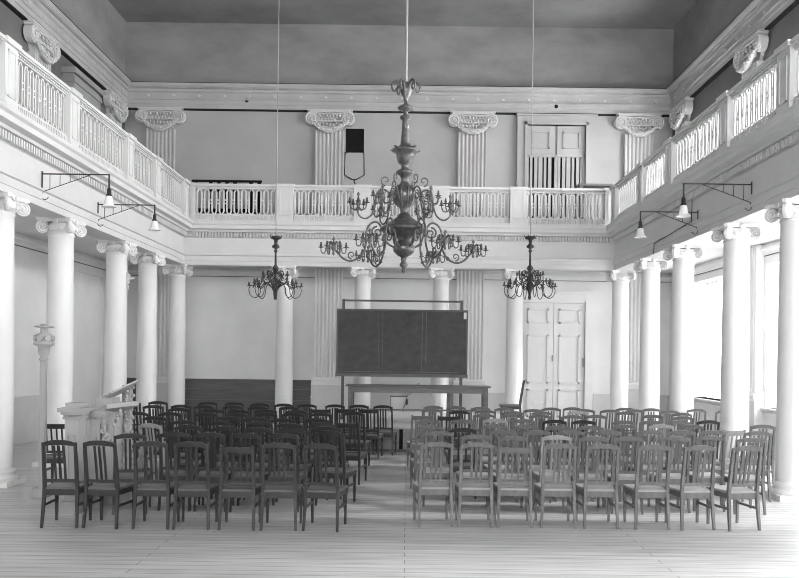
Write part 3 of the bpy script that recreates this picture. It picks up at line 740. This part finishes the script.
yy = depth_at_x(693, 190, XR); b.tube([(XR-0.012, yy, 4.78), (XR-0.012, yy+0.02, 4.30), (XR-0.06, yy+0.06, 4.27), (XR-0.025, yy+2.2, 4.20), (XR-0.02, yy+2.25, 3.99)], 0.008, 6)
tag(b.build('electric_cable', 'iron'), 'thin electric cable stapled along the frieze on the window side', 'cable')

# ------------------------------------------------------------------ dais, blackboard, table
dy0, dy1, dh = 16.02, 20.08, 0.485
dx0, dx1 = W(330, 430, 16).x, W(548, 430, 16).x
t = thing('dais', 'low wooden dais with panelled front under the blackboard', 'platform', ((dx0+dx1)/2, (dy0+dy1)/2, 0)); hw, hd = (dx1-dx0)/2, (dy1-dy0)/2
b = MB()
n = 24
for i in range(n): b.box(-hw-0.03, hw+0.03, -hd-0.03+i*(2*hd+0.03)/n, -hd-0.03+(i+1)*(2*hd+0.03)/n-0.004, dh-0.04, dh)
b.build('deck', 'dais', t)
b = MB(); b.box(-hw, hw, -hd, hd, 0.0, dh-0.04); b.build('front_panel', 'daisfront', t)
b = MB(); gx = W(401, 440, dy0).x-(dx0+dx1)/2; b.box(gx-0.035, gx+0.035, -hd-0.012, -hd, 0.02, dh-0.05)
b.build('dark_gap', 'black', t)
b = MB(); b.box(-hw, hw, -hd-0.02, -hd-0.002, 0.0, 0.05); b.build('skirting', 'boardframe', t)

bd = 17.9
def at(px, py, d=bd): return W(px, py, d)
pL, pR = at(343, 340), at(461.5, 340); tl = at(336.5, 308); tr_ = at(467, 311); bl = at(336.5, 376); br_ = at(468, 378)
xa, xb = (tl.x+bl.x)/2, (tr_.x+br_.x)/2; zb, zt = (bl.z+br_.z)/2, (tl.z+tr_.z)/2
t = thing('blackboard', 'wide blackboard on a tall post frame standing on the dais', 'blackboard', ((xa+xb)/2, bd, dh)); cx = (xa+xb)/2
ztop = (at(343, 298).z + at(461, 301).z)/2-dh
b = MB(); b.box(xa-cx+.03, xb-cx-.03, -0.02, 0.02, zb-dh+0.06, zt-dh-0.03); b.build('slate', 'board', t)
b = MB()
for x0, x1, z0, z1 in ((xa-cx, xb-cx, zt-dh-.035, zt-dh), (xa-cx, xa-cx+.03, zb-dh+.06, zt-dh-.03), (xb-cx-.03, xb-cx, zb-dh+.06, zt-dh-.03)): b.box(x0, x1, -0.03, 0.03, z0, z1)
b.build('board_frame', 'boardframe', t)
b = MB(); b.box(xa-cx-.01, xb-cx+.01, -0.06, 0.035, zb-dh, zb-dh+0.065); b.build('chalk_ledge', 'boardframe', t)
b = MB()
for px in (422.0, 426.0, 378.5, 382.5):
    x = at(px, 345).x-cx; wq = 0.006 if px > 400 else 0.0025; b.box(x-wq, x+wq, -0.0215, -0.0195, zb-dh+(0.10 if px != 426 else 0.3), zt-dh-0.06)
zl = at(400, 372).z-dh; b.box(xa-cx+.1, xb-cx-.2, -0.0215, -0.0195, zl-.004, zl+.004)
b.build('chalk_line', 'chalk', t)
for p_ in (pL, pR):
    b = MB(); b.box(p_.x-cx-0.03, p_.x-cx+0.03, 0.035, 0.10, 0, ztop); b.build('post', 'boardframe', t)
    b = MB(); b.box(p_.x-cx-0.045, p_.x-cx+0.045, -0.3, 0.35, 0, 0.06); b.build('foot', 'boardframe', t)
b = MB(); b.box(pL.x-cx-0.03, pR.x-cx+0.03, 0.05, 0.085, ztop-0.05, ztop-0.01); b.build('top_bar', 'boardframe', t)
p_ = at(465.5, 316, bd); b = MB(); b.box(-0.03, 0.03, -0.004, 0.0, -0.07, 0.07); o = b.build('paper_note', 'paper'); o.location = (p_.x-0.01, bd-0.034, p_.z); tag(o, 'small white paper note stuck on the upper corner of the blackboard', 'note')

# lecture table
td = 16.95
A = W(345.5, 384, td); B = W(491, 387.5, td); zt = (A.z+B.z)/2-dh; L_ = (B.x-A.x)/2
t = thing('lecture_table', 'long plain wooden table on the dais before the blackboard', 'table', ((A.x+B.x)/2, td+0.3, dh))
b = MB(); b.box(-L_, L_, -0.32, 0.32, zt-0.03, zt); b.build('table_top', 'table', t, bevel=0.006)
b = MB(); b.box(-L_+.07, L_-.07, -0.27, -0.24, zt-0.15, zt-0.03); b.box(-L_+.07, L_-.07, 0.24, 0.27, zt-0.15, zt-0.03); b.box(-L_+.07, -L_+.1, -.24, .24, zt-.15, zt-.03); b.box(L_-.1, L_-.07, -.24, .24, zt-.15, zt-.03); b.build('apron', 'table', t)
for sx in (-1, 1):
    for yy in (-0.24, 0.24): b = MB(); b.box(sx*(L_-.1)-0.045, sx*(L_-.1)+0.045, yy-0.04, yy+0.04, 0, zt-0.03); b.build('leg', 'table', t)
xm = W(450, 395, td).x-(A.x+B.x)/2
b = MB(); b.box(xm-.04, xm+.04, 0.2, 0.28, 0, zt-.03); b.build('leg', 'table', t)
b = MB(); b.box(-L_+.1, L_-.1, 0.225, 0.255, 0.21, 0.245); b.build('stretcher', 'table', t)

# wall outlet box with hanging switch on the end wall
p_ = W(398.5, 397, 20.13); t = thing('switch_panel', 'white low panel with dangling switch and cord behind the table', 'switch panel', (p_.x, 20.15, 0))
hz = p_.z
b = MB(); b.box(-0.19, 0.19, 0.0, 0.10, 0, hz); b.build('panel', 'white', t)
b = MB(); b.box(-0.2, 0.2, -0.01, 0.11, hz, hz+0.025); b.box(-0.195, -0.185, -0.004, 0, 0, hz); b.build('panel_edge', 'boardframe', t)
b = MB(); b.tube([(0.5,0.02,hz+0.35), (0.28,0,hz+0.08), (0.21,-.02,hz+0.03), (0.20,-.03,hz-0.1), (0.15,-.03,hz-0.2), (0.10,-.03,hz-0.3), (0.14,-.03,hz-0.38), (0.08,-.03,hz-0.46)], 0.008, 6); b.build('cord', 'iron', t)
b = MB(); b.lathe([(0.015,-0.09),(0.03,-0.06),(0.03,0.03),(0.012,0.06)], 10, (0.205,-0.03,hz-0.1)); b.build('switch', 'iron', t)

# ------------------------------------------------------------------ chairs
def make_chair(name, flat, wood):
    root = thing(name, 'x', 'chair')
    hw_t, hw_s = 0.165, 0.17            # half width of the back at the top and at the seat
    def postx(z): return hw_s + (hw_t-hw_s)*max(0, (z-0.42)/0.5)
    def posty(z): return 0.0 - (0.075*((z-0.42)/0.5)**1.15 if z > 0.42 else 0.045*((0.42-z)/0.42)**1.3)
    ztop = 0.895 if flat else 0.905
    for s in (-1, 1):
        b = MB(); zs = [0, 0.15, 0.3, 0.42, 0.55, 0.7, 0.82, ztop]; ws = [0.024, 0.028, 0.031, 0.034, 0.032, 0.030, 0.028, 0.027]
        vs = []
        for z, w in zip(zs, ws):
            x, y = s*(postx(z) + (0.012*(0.42-z)/0.42 if z < 0.42 else 0)), posty(z)
            vs += [(x-w/2, y-w*0.6, z), (x+w/2, y-w*0.6, z), (x+w/2, y+w*0.6, z), (x-w/2, y+w*0.6, z)]
        fs = [(0,3,2,1)] + [(4*i+j, 4*i+(j+1) % 4, 4*(i+1)+(j+1) % 4, 4*(i+1)+j) for i in range(len(zs)-1) for j in range(4)] + [tuple(4*(len(zs)-1)+j for j in range(4))]
        b.add(vs, fs); b.build('rear_leg', wood, root)
    for s in (-1, 1):
        b = MB(); b.bar((s*0.184, 0.372, 0), (s*0.186, 0.365, 0.405), 0.024, 0.024, 0.036, 0.036); b.build('front_leg', wood, root)
    b = MB()
    for s in (-1, 1): b.bar((s*0.170, 0.01, 0.375), (s*0.186, 0.36, 0.375), 0.022, 0.06)
    b.bar((-0.165, 0.0, 0.372), (0.165, 0.0, 0.372), 0.022, 0.065, side=(0,1,0)); b.bar((-0.18, 0.368, 0.375), (0.18, 0.368, 0.375), 0.022, 0.06, side=(0,1,0))
    b.build('apron', wood, root)
    # dished seat board with rounded front corners
    outl = [(-0.172, -0.012), (0.172, -0.012), (0.208, 0.36), (0.202, 0.392), (0.182, 0.41), (-0.182, 0.41), (-0.202, 0.392), (-0.208, 0.36)]
    b = MB(); n = len(outl); z0, z1 = 0.405, 0.428
    inn = [(x*0.8, 0.2+(y-0.2)*0.8) for x, y in outl]
    vs = [(x, y, z0) for x, y in outl] + [(x, y, z1-0.004) for x, y in outl] + [(x*0.97, 0.2+(y-0.2)*0.97, z1) for x, y in outl] + [(x, y, z1-0.006) for x, y in inn]
    fs = [tuple(range(n))[::-1]] + [(k_*n+i, k_*n+(i+1) % n, (k_+1)*n+(i+1) % n, (k_+1)*n+i) for k_ in range(3) for i in range(n)] + [tuple(range(3*n, 4*n))]
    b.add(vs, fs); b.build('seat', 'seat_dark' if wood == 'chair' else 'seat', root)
    for s in (-1, 1):
        b = MB(); b.bar((s*0.176, -0.01, 0.235), (s*0.184, 0.367, 0.235), 0.018, 0.026); b.build('stretcher', wood, root)
    # crest rail
    b = MB(); N_ = 14; top = []; bot = []
    hw = hw_t+0.016 if not flat else hw_t+0.002
    for i in range(N_+1):
        u = -1+2*i/N_; x = u*hw
        if flat: top.append((x, 0.880)); bot.append((x, 0.815))
        else:
            e = (1-abs(u)**2.6); top.append((x, 0.893+0.041*e)); bot.append((x, 0.862+0.018*(1-u*u)))
    bow = lambda x: -0.018*(1-(x/hw)**2)
    poly = top + bot[::-1]; m = len(top); th = 0.024
    vs = []
    for yo in (-th/2, th/2):
        for i in range(N_+1): vs.append((top[i][0], posty(top[i][1])+yo+bow(top[i][0]), top[i][1]))
        for i in range(N_+1): vs.append((bot[i][0], posty(bot[i][1])+yo+bow(bot[i][0]), bot[i][1]))
    K = 2*(N_+1); fs = []
    for i in range(N_):
        a, c = i, i+N_+1
        fs += [(a, a+1, c+1, c), (K+a+1, K+a, K+c, K+c+1), (a+1, a, K+a, K+a+1), (c, c+1, K+c+1, K+c)]
    fs += [(0, N_+1, K+N_+1, K), (N_, K+N_, K+2*N_+1, 2*N_+1)]
    b.add(vs, fs); b.build('crest_rail', wood, root)
    b = MB(); b.bar((-0.165, posty(0.495), 0.495), (0.165, posty(0.495), 0.495), 0.02, 0.034, side=(0,1,0))
    if flat: b.bar((-0.165, posty(0.455), 0.455), (0.165, posty(0.455), 0.455), 0.016, 0.018, side=(0,1,0))
    b.build('lower_rail', wood, root)
    for x, w in ((-0.105, .02), (-0.036, .02), (0.036, .02), (0.105, .02)) if flat else ((-0.05, .024), (0, .026), (0.05, .024)):
        b = MB(); zt_ = 0.83 if flat else 0.872
        ys = lambda z: posty(z) + bow(x)*max(0, (z-0.5)/0.38)
        b.bar((x, ys(0.505), 0.505), (x, ys(0.68), 0.68), w, 0.011); b.bar((x, ys(0.68), 0.68), (x, ys(zt_), zt_), w, 0.011); b.build('slat', wood, root)
    return root
PROTO = {}
for wn in ('chair', 'chair2', 'chair3'):
    for fl in (False, True): PROTO[(wn, fl)] = None
CH = {}
def get_chair(name, wood, flat):
    key = (wood, flat)
    if PROTO[key] is None:
        PROTO[key] = make_chair('wooden_chair', flat, wood); return PROTO[key]
    return copy_tree(PROTO[key])
ORD = ['', 'first', 'second', 'third', 'fourth', 'fifth', 'sixth', 'seventh', 'eighth', 'ninth', 'tenth', 'eleventh', 'twelfth']
# x, y of the crest in the photograph, per row from the rear; options: F flat crest, P pale, D dark, rN turned by N degrees
LEFT = [
 [(59.5,440.5,''),(99,440.7,'r-6'),(151,440.5,''),(191,441.2,''),(236.8,446,'F'),(279,441,''),(320.8,441,'')],
 [(138,438,'r12y9.5'),(174,431.7,''),(206,432.3,''),(246.5,433,''),(280,433,''),(330,430.5,'r-14')],
 [(150,427,'Pr-20y10.85'),(189,424.7,''),(227,426.3,''),(260,427,''),(292,428,''),(325,426.5,'')],
 [(184,420,''),(222,421,''),(259.5,421.3,''),(292,423,''),(319,422,''),(346.5,423.5,'Fr-10')],
 [(155,416,''),(228,416,''),(257,417,''),(281,418,''),(317,418,'')],
 [(137,411.5,''),(170,412,''),(206,412.3,''),(239.5,413,''),(267,412.5,''),(293,412.5,''),(317,412.5,''),(354,411.7,'')],
 [(179,407.7,''),(215,409,''),(237,409.5,''),(266,409.3,''),(296,410,''),(322,409.5,'F'),(345,409,'F'),(368,409.5,'F')],
 [(131,405,''),(152.5,405,''),(181,404.5,''),(201,405,''),(233,405.2,''),(258,406,''),(289,406.5,'')],
 [(134,401.5,''),(155,401,''),(208,401.5,''),(234.5,402,''),(259.7,403,''),(284,403.5,''),(307,404,''),(335,404,''),(359,404.5,''),(383,405.3,'')],
]
RIGHT = [
 [(437,443.5,''),(477.5,443.3,''),(515.5,448.3,'F'),(560,443.7,''),(603,443.6,''),(654.5,445.3,''),(700.5,443.8,'r6'),(747.5,443.8,'r12')],
 [(441,430.5,''),(478.5,434.5,''),(509,435.5,''),(558,435,'P'),(593.5,436,''),(627.5,436.3,''),(676,436,''),(711,435.5,''),(752,437.3,'')],
 [(430,424.7,''),(462,428,'D'),(503.5,429.5,''),(537,430,''),(571,430,''),(608,430,''),(653,430,''),(681,430,''),(711.5,430,''),(735,431,'FPr16'),(758,431,'')],
 [(428.5,419.3,''),(496,424,''),(524,424.5,''),(559,425.4,''),(590.6,425.5,''),(624,424.3,''),(661.5,424.2,'P'),(690.6,424.5,''),(763,424.5,'')],
 [(424,416,'F'),(447,416.5,'FD'),(462,419.5,''),(495,418.5,'P'),(523.5,419,''),(555,419.5,'D'),(583,420,'D'),(624,420.3,''),(651,420.5,''),(678,420.2,''),(708,420,'D')],
 [(484,413.5,''),(512,414,''),(540,414.3,''),(572.5,415,''),(596,414.7,''),(656,414.6,''),(679.5,416,'')],
 [(432,408.5,''),(459.5,410.5,'D'),(485,409.7,''),(514,411,''),(542,411.3,''),(577,410.5,'P'),(625,411.5,''),(682,412.5,'')],
 [(434,405,''),(457,406,''),(533,409,''),(585,409,''),(610,409.5,''),(636,409.3,''),(668,409.8,''),(701,408.8,''),(721,410,'')],
 [(479,406.7,''),(504,407.5,''),(552,407.5,''),(573,407.5,''),(626,407.6,''),(651,408.5,'')],
]
import re as _re
nseats = 0
placed = []; P_ = []
for blk, rows, who, grp in (('L', LEFT, 'pulpit-side block', 'wooden chairs set out in rows on the pulpit side'), ('R', RIGHT, 'window-side block', 'wooden chairs set out in rows on the window side')):
    for ri, row in enumerate(rows):
        order = sorted(range(len(row)), key=lambda i: -row[i][0] if blk == 'L' else row[i][0])
        for rank, i in enumerate(order):
            px, py, op = row[i]
            flat = 'F' in op
            ztop = 0.88 if flat else 0.934
            yp = (py-CY) - RHO*(px-CX); d = (HC-ztop)*F/yp
            if ri == 0: d = 8.71 if blk == 'L' else 9.02
            my = _re.search(r'y([\d.]+)', op)
            if my: d = float(my.group(1))
            if px > 328 and px < 560: d = min(d, 15.45)
            m_ = _re.search(r'r(-?\d+)', op); rz = math.radians(float(m_.group(1))) if m_ else math.radians(random.uniform(-2.0, 2.0))
            if not m_ and rank == 0: rz = math.radians(-7 if blk == 'L' else 6)
            wood = 'chair3' if 'P' in op else ('chair' if ('D' in op or blk == 'L') else 'chair2')  # pulpit-side block gets the shade-darkened wood, window side the lit copy
            o = get_chair('wooden_chair', wood, flat)
            p = W(px, py, d)
            P_.append([o, p.x - math.sin(rz)*0.075, d + math.cos(rz)*0.075, 0.48 if abs(rz) > 0.15 else 0.44 if abs(rz) > 0.06 else 0.425])
            # the crest sits about 7 cm behind the seat's rear edge
            o.location = (p.x - math.sin(rz)*0.075*1, d + math.cos(rz)*0.075, 0); o.rotation_euler = (0, 0, rz)
            sty = 'straight-topped' if flat else 'arched-back'
            hue = 'pale worn ' if 'P' in op else ''
            rowt = 'rearmost row' if ri == 0 else '%s row from the rear' % ORD[ri+1]
            o['label'] = '%s%s wooden chair, %s from the aisle, %s, %s' % (hue, sty, ORD[rank+1], rowt, who)
            o['group'] = grp; o['category'] = 'chair'
            placed.append(o)
for it in range(250):      # nudge chairs that stand too close
    for i in range(len(P_)):
        for j in range(i):
            a, c = P_[i], P_[j]; dx, dy = a[1]-c[1], a[2]-c[2]; wx = (a[3]+c[3])/2; wy = 0.52
            if abs(dx) < wx and abs(dy) < wy:
                ex, ey = wx-abs(dx), wy-abs(dy)
                if ex < ey: q = math.copysign(ex/2+.001, dx); a[1] += q; c[1] -= q
                else: q = math.copysign(ey/2+.001, dy); a[2] += q; c[2] -= q
for o, x_, y_, w_ in P_: o.location = (x_, y_, 0)
# single chairs
o = get_chair('wooden_chair', 'chair', True); d = 11.25; p = W(56, 420, d); o.location = (p.x, d, 0); o['label'] = 'straight-topped wooden chair standing alone behind the pulpit'; o['category'] = 'chair'
if 'group' in o: del o['group']
o = get_chair('wooden_chair', 'chair', False); d = 16.45; p = W(520, 402, d); o.location = (p.x+0.0, d, dh); o.rotation_euler = (0, 0, math.radians(84)); o['label'] = 'arched-back wooden chair standing sideways on the dais beside the lecture table'; o['category'] = 'chair'
if 'group' in o: del o['group']
# drop unused prototypes (none are left unplaced: each prototype is its first placed chair)

# ------------------------------------------------------------------ pulpit
def carve(b, pts, r, n=2, seed=1):
    rnd = random.Random(seed)
    for p in pts:
        for q in range(n):
            c = Vector(p)+Vector((rnd.uniform(-r,r)*0.7, rnd.uniform(-r,r)*0.7, rnd.uniform(-r,r)))
            nn = Vector((rnd.uniform(-1,1), rnd.uniform(-1,1), rnd.uniform(-1,1))); 
            b.lathe([(0.1*r,-0.9*r),(0.8*r,-0.3*r),(0.7*r,0.3*r),(0.1*r,0.9*r)], 6, c)
t = thing('pulpit', 'white carved pulpit with panelled piers and sloping reading desk', 'pulpit', (-3.6, 9.8, 0))
o0 = Vector((-3.6, 9.8, 0))
def lb(b, x0, x1, y0, y1, z0, z1): b.box(x0-o0.x, x1-o0.x, y0-o0.y, y1-o0.y, z0, z1)
def pulpit_pier(x0, x1, y0, y1, zt):
    b = MB(); lb(b, x0, x1, y0, y1, 0, zt-0.13); lb(b, x0-.03, x1+.03, y0-.03, y1+.03, 0, 0.14)
    lb(b, x0-.02, x1+.02, y0-.02, y1+.02, zt-0.13, zt-0.105); lb(b, x0-.035, x1+.035, y0-.035, y1+.035, zt-.075, zt-.045); lb(b, x0-.065, x1+.065, y0-.065, y1+.065, zt-.045, zt)
    n = 7
    for i in range(n):
        x = x0-0.01+(i+0.5)*(x1-x0+0.02)/n; lb(b, x-.008, x+.008, y0-.035, y0+.0, zt-.105, zt-.075)
    for i in range(9):
        y = y0+(i+.5)*(y1-y0)/9; lb(b, x1, x1+.035, y-.008, y+.008, zt-.105, zt-.075)
    xm0, xm1 = x0+(x1-x0)*.24, x1-(x1-x0)*.24
    for a0, a1, z0, z1 in ((xm0, xm1, .25, .265), (xm0, xm1, zt-.33, zt-.315), (xm0, xm0+.012, .25, zt-.315), (xm1-.012, xm1, .25, zt-.315)): lb(b, a0, a1, y0-.012, y0, z0, z1)
    return b.build('pier', 'pulpit', t)
zc = W(71, 408, 9.52).z
xA0, xA1 = W(64.5, 440, 9.52).x, W(78.5, 440, 9.52).x
pulpit_pier(xA0, xA1, 9.52, 9.74, zc)
b = MB(); lb(b, xA0, xA1, 9.53, 9.73, zc, zc+0.055); b.build('cap_block', 'pulpit', t)
xB0, xB1 = W(86.5, 440, 9.86).x, W(100, 440, 9.86).x; zcB = W(93, 410.5, 9.86).z
pulpit_pier(xB0, xB1, 9.86, 10.04, zcB)
b = MB(); lb(b, xA1-.05, xB0+.05, 9.74, 9.86, 0, zcB-.1); b.build('link_panel', 'pulpit', t)
xC = W(127.5, 430, 10.4).x
# side panel facing the hall, between the second pier and the carved pillar
b = MB(); P0 = Vector((xB1-.02, 9.95, 0))-o0; P1 = Vector((xC-.03, 10.42, 0))-o0
b.bar((P0.x, P0.y, 0.62), (P1.x, P1.y, 0.62), 0.05, 1.24, side=(1,-0.5,0)); b.build('side_panel', 'pulpit', t)
b = MB(); q = Vector((xC, 10.38, 0))-o0; zt = W(128, 385, 10.4).z
b.box(q.x-.05, q.x+.05, q.y-.05, q.y+.05, 0, zt); b.build('pillar', 'pulpit', t)
b = MB(); carve(b, [(q.x+0.012*math.sin(z*14), q.y-.055, z) for z in [0.35+i*0.035 for i in range(31)]], 0.03, 2, 5)
carve(b, [(q.x+.055, q.y+0.012*math.sin(z*14), z) for z in [0.35+i*0.035 for i in range(31)]], 0.03, 1, 6); b.build('pillar_carving', 'pulpit', t)
b = MB()
pa = W(103, 421, 9.9)-o0; pb = W(117, 441, 9.95)-o0; pc = W(122, 408, 10.1)-o0; pd = W(106, 440, 9.9)-o0
L1 = [pa.lerp(pd, i/10)+Vector((0.02*math.sin(i), -.02, 0)) for i in range(11)] + [pd.lerp(pb, i/6)+Vector((0, -.02, 0)) for i in range(7)] + [pc.lerp(pb, i/12)+Vector((-0.03*math.sin(PI*i/12), -.02, 0)) for i in range(13)]
carve(b, L1, 0.032, 2, 9); b.build('leaf_garland', 'pulpit', t)
b = MB(); A_ = W(100, 409.5, 9.85)-o0; B_ = W(132, 406, 10.3)-o0
b.bar(A_, B_, 0.24, 0.055, side=(0.4,1,0)); b.build('shelf', 'pulpit', t)
b = MB(); A_ = W(101, 401.5, 9.95)-o0; lb(b, A_.x+o0.x-.05, A_.x+o0.x+.16, 9.9, 10.15, A_.z-.08, A_.z+.05); b.build('desk_support', 'pulpit', t)
b = MB(); A_ = W(105, 398, 10.0)-o0; B_ = W(134, 384.5, 10.35)-o0
b.bar(A_, B_, 0.30, 0.022, side=(0,1,0)); b.bar(A_+Vector((0,0,.012)), A_+Vector((0.02,0,.03)), 0.30, .02, side=(0,1,0)); b.build('reading_desk', 'pulpit', t)

# carved white post at the photograph's edge and the small bracket on a column
p = W(44, 345, 10.6); t = thing('carved_post', 'white carved post with stepped ornamental head behind the pulpit', 'post', (p.x, 10.6, 0)); zz = p.z
b = MB(); b.box(-0.035, 0.035, -0.035, 0.035, 0, zz+0.27); b.box(-0.09, 0.09, -0.09, 0.09, 0, 0.12); b.build('shaft', 'pulpit', t)
b = MB(); b.lathe([(0.03, zz-0.22), (0.06, zz-0.19), (0.045, zz-0.15), (0.065, zz-0.10), (0.075, zz-0.02), (0.12, zz+0.0), (0.13, zz+0.03), (0.10, zz+0.05), (0.105, zz+0.10), (0.09, zz+0.14), (0.05, zz+0.15), (0.04, zz+0.2)], 14)
for q in range(8):
    a = 2*PI*q/8; b.disc((0.105*math.cos(a), 0.105*math.sin(a), zz+0.085), (math.cos(a), math.sin(a), 0), 0.038, 0.04, 8)
b.build('ornamental_head', 'pulpit', t)
b = MB(); b.lathe([(0.03, zz+0.215), (0.12, zz+0.225), (0.12, zz+0.24), (0.03, zz+0.25)], 14); b.build('top_plate', 'pulpit', t)
p = W(131, 279, 16.15); t = thing('column_bracket', 'small white carved bracket fixed to the side of a pulpit side column', 'bracket', (XL-0.22+0.185, side_d[-1][2], p.z))
b = MB(); b.prism([(0, -0.1), (0.05, -0.09), (0.07, -0.02), (0.16, 0.0), (0.17, 0.03), (0.08, 0.05), (0.07, 0.09), (0.03, 0.12), (0, 0.12)], lambda q: (q[0], -0.04, q[1]), lambda q: (q[0], 0.04, q[1])); b.build('console', 'white', t)
b = MB(); b.tube([(0.02,0,-0.1), (0.05,0,-0.16), (0.03,0,-0.2)], 0.015, 6); b.build('drop', 'white', t)

# ------------------------------------------------------------------ camera, light, colour
cam = bpy.data.cameras.new('camera'); co = bpy.data.objects.new('camera', cam); COL.objects.link(co)
cam.sensor_fit = 'HORIZONTAL'; cam.sensor_width = 36.0; cam.lens = 36.0*F/799.0
cam.shift_x = (399.5-CX)/799.0; cam.shift_y = (CY-289.0)/799.0
cam.clip_start = 0.1; cam.clip_end = 200
sun = bpy.data.lights.new('sun', 'SUN'); sun.energy = 10.0; sun.angle = math.radians(9)
so = bpy.data.objects.new('sun', sun); COL.objects.link(so); so.location = (14, 8, 8)
so.rotation_euler = Vector((-1.0, 0.02, -0.41)).to_track_quat('-Z', 'Y').to_euler()
co.location = (0, 0, HC); co.rotation_euler = (PI/2, -RHO, 0)
SC.camera = co
w = bpy.data.worlds.new('daylight'); SC.world = w; w.use_nodes = True
bg = w.node_tree.nodes['Background']; bg.inputs['Color'].default_value = (1, 1, 1, 1); bg.inputs['Strength'].default_value = 0.75
SC.view_settings.view_transform = 'Standard'; SC.view_settings.look = 'None'; SC.view_settings.gamma = 1.0; SC.view_settings.exposure = 0.9
SC.cycles.filter_width = 1.0
SC.view_settings.use_curve_mapping = False
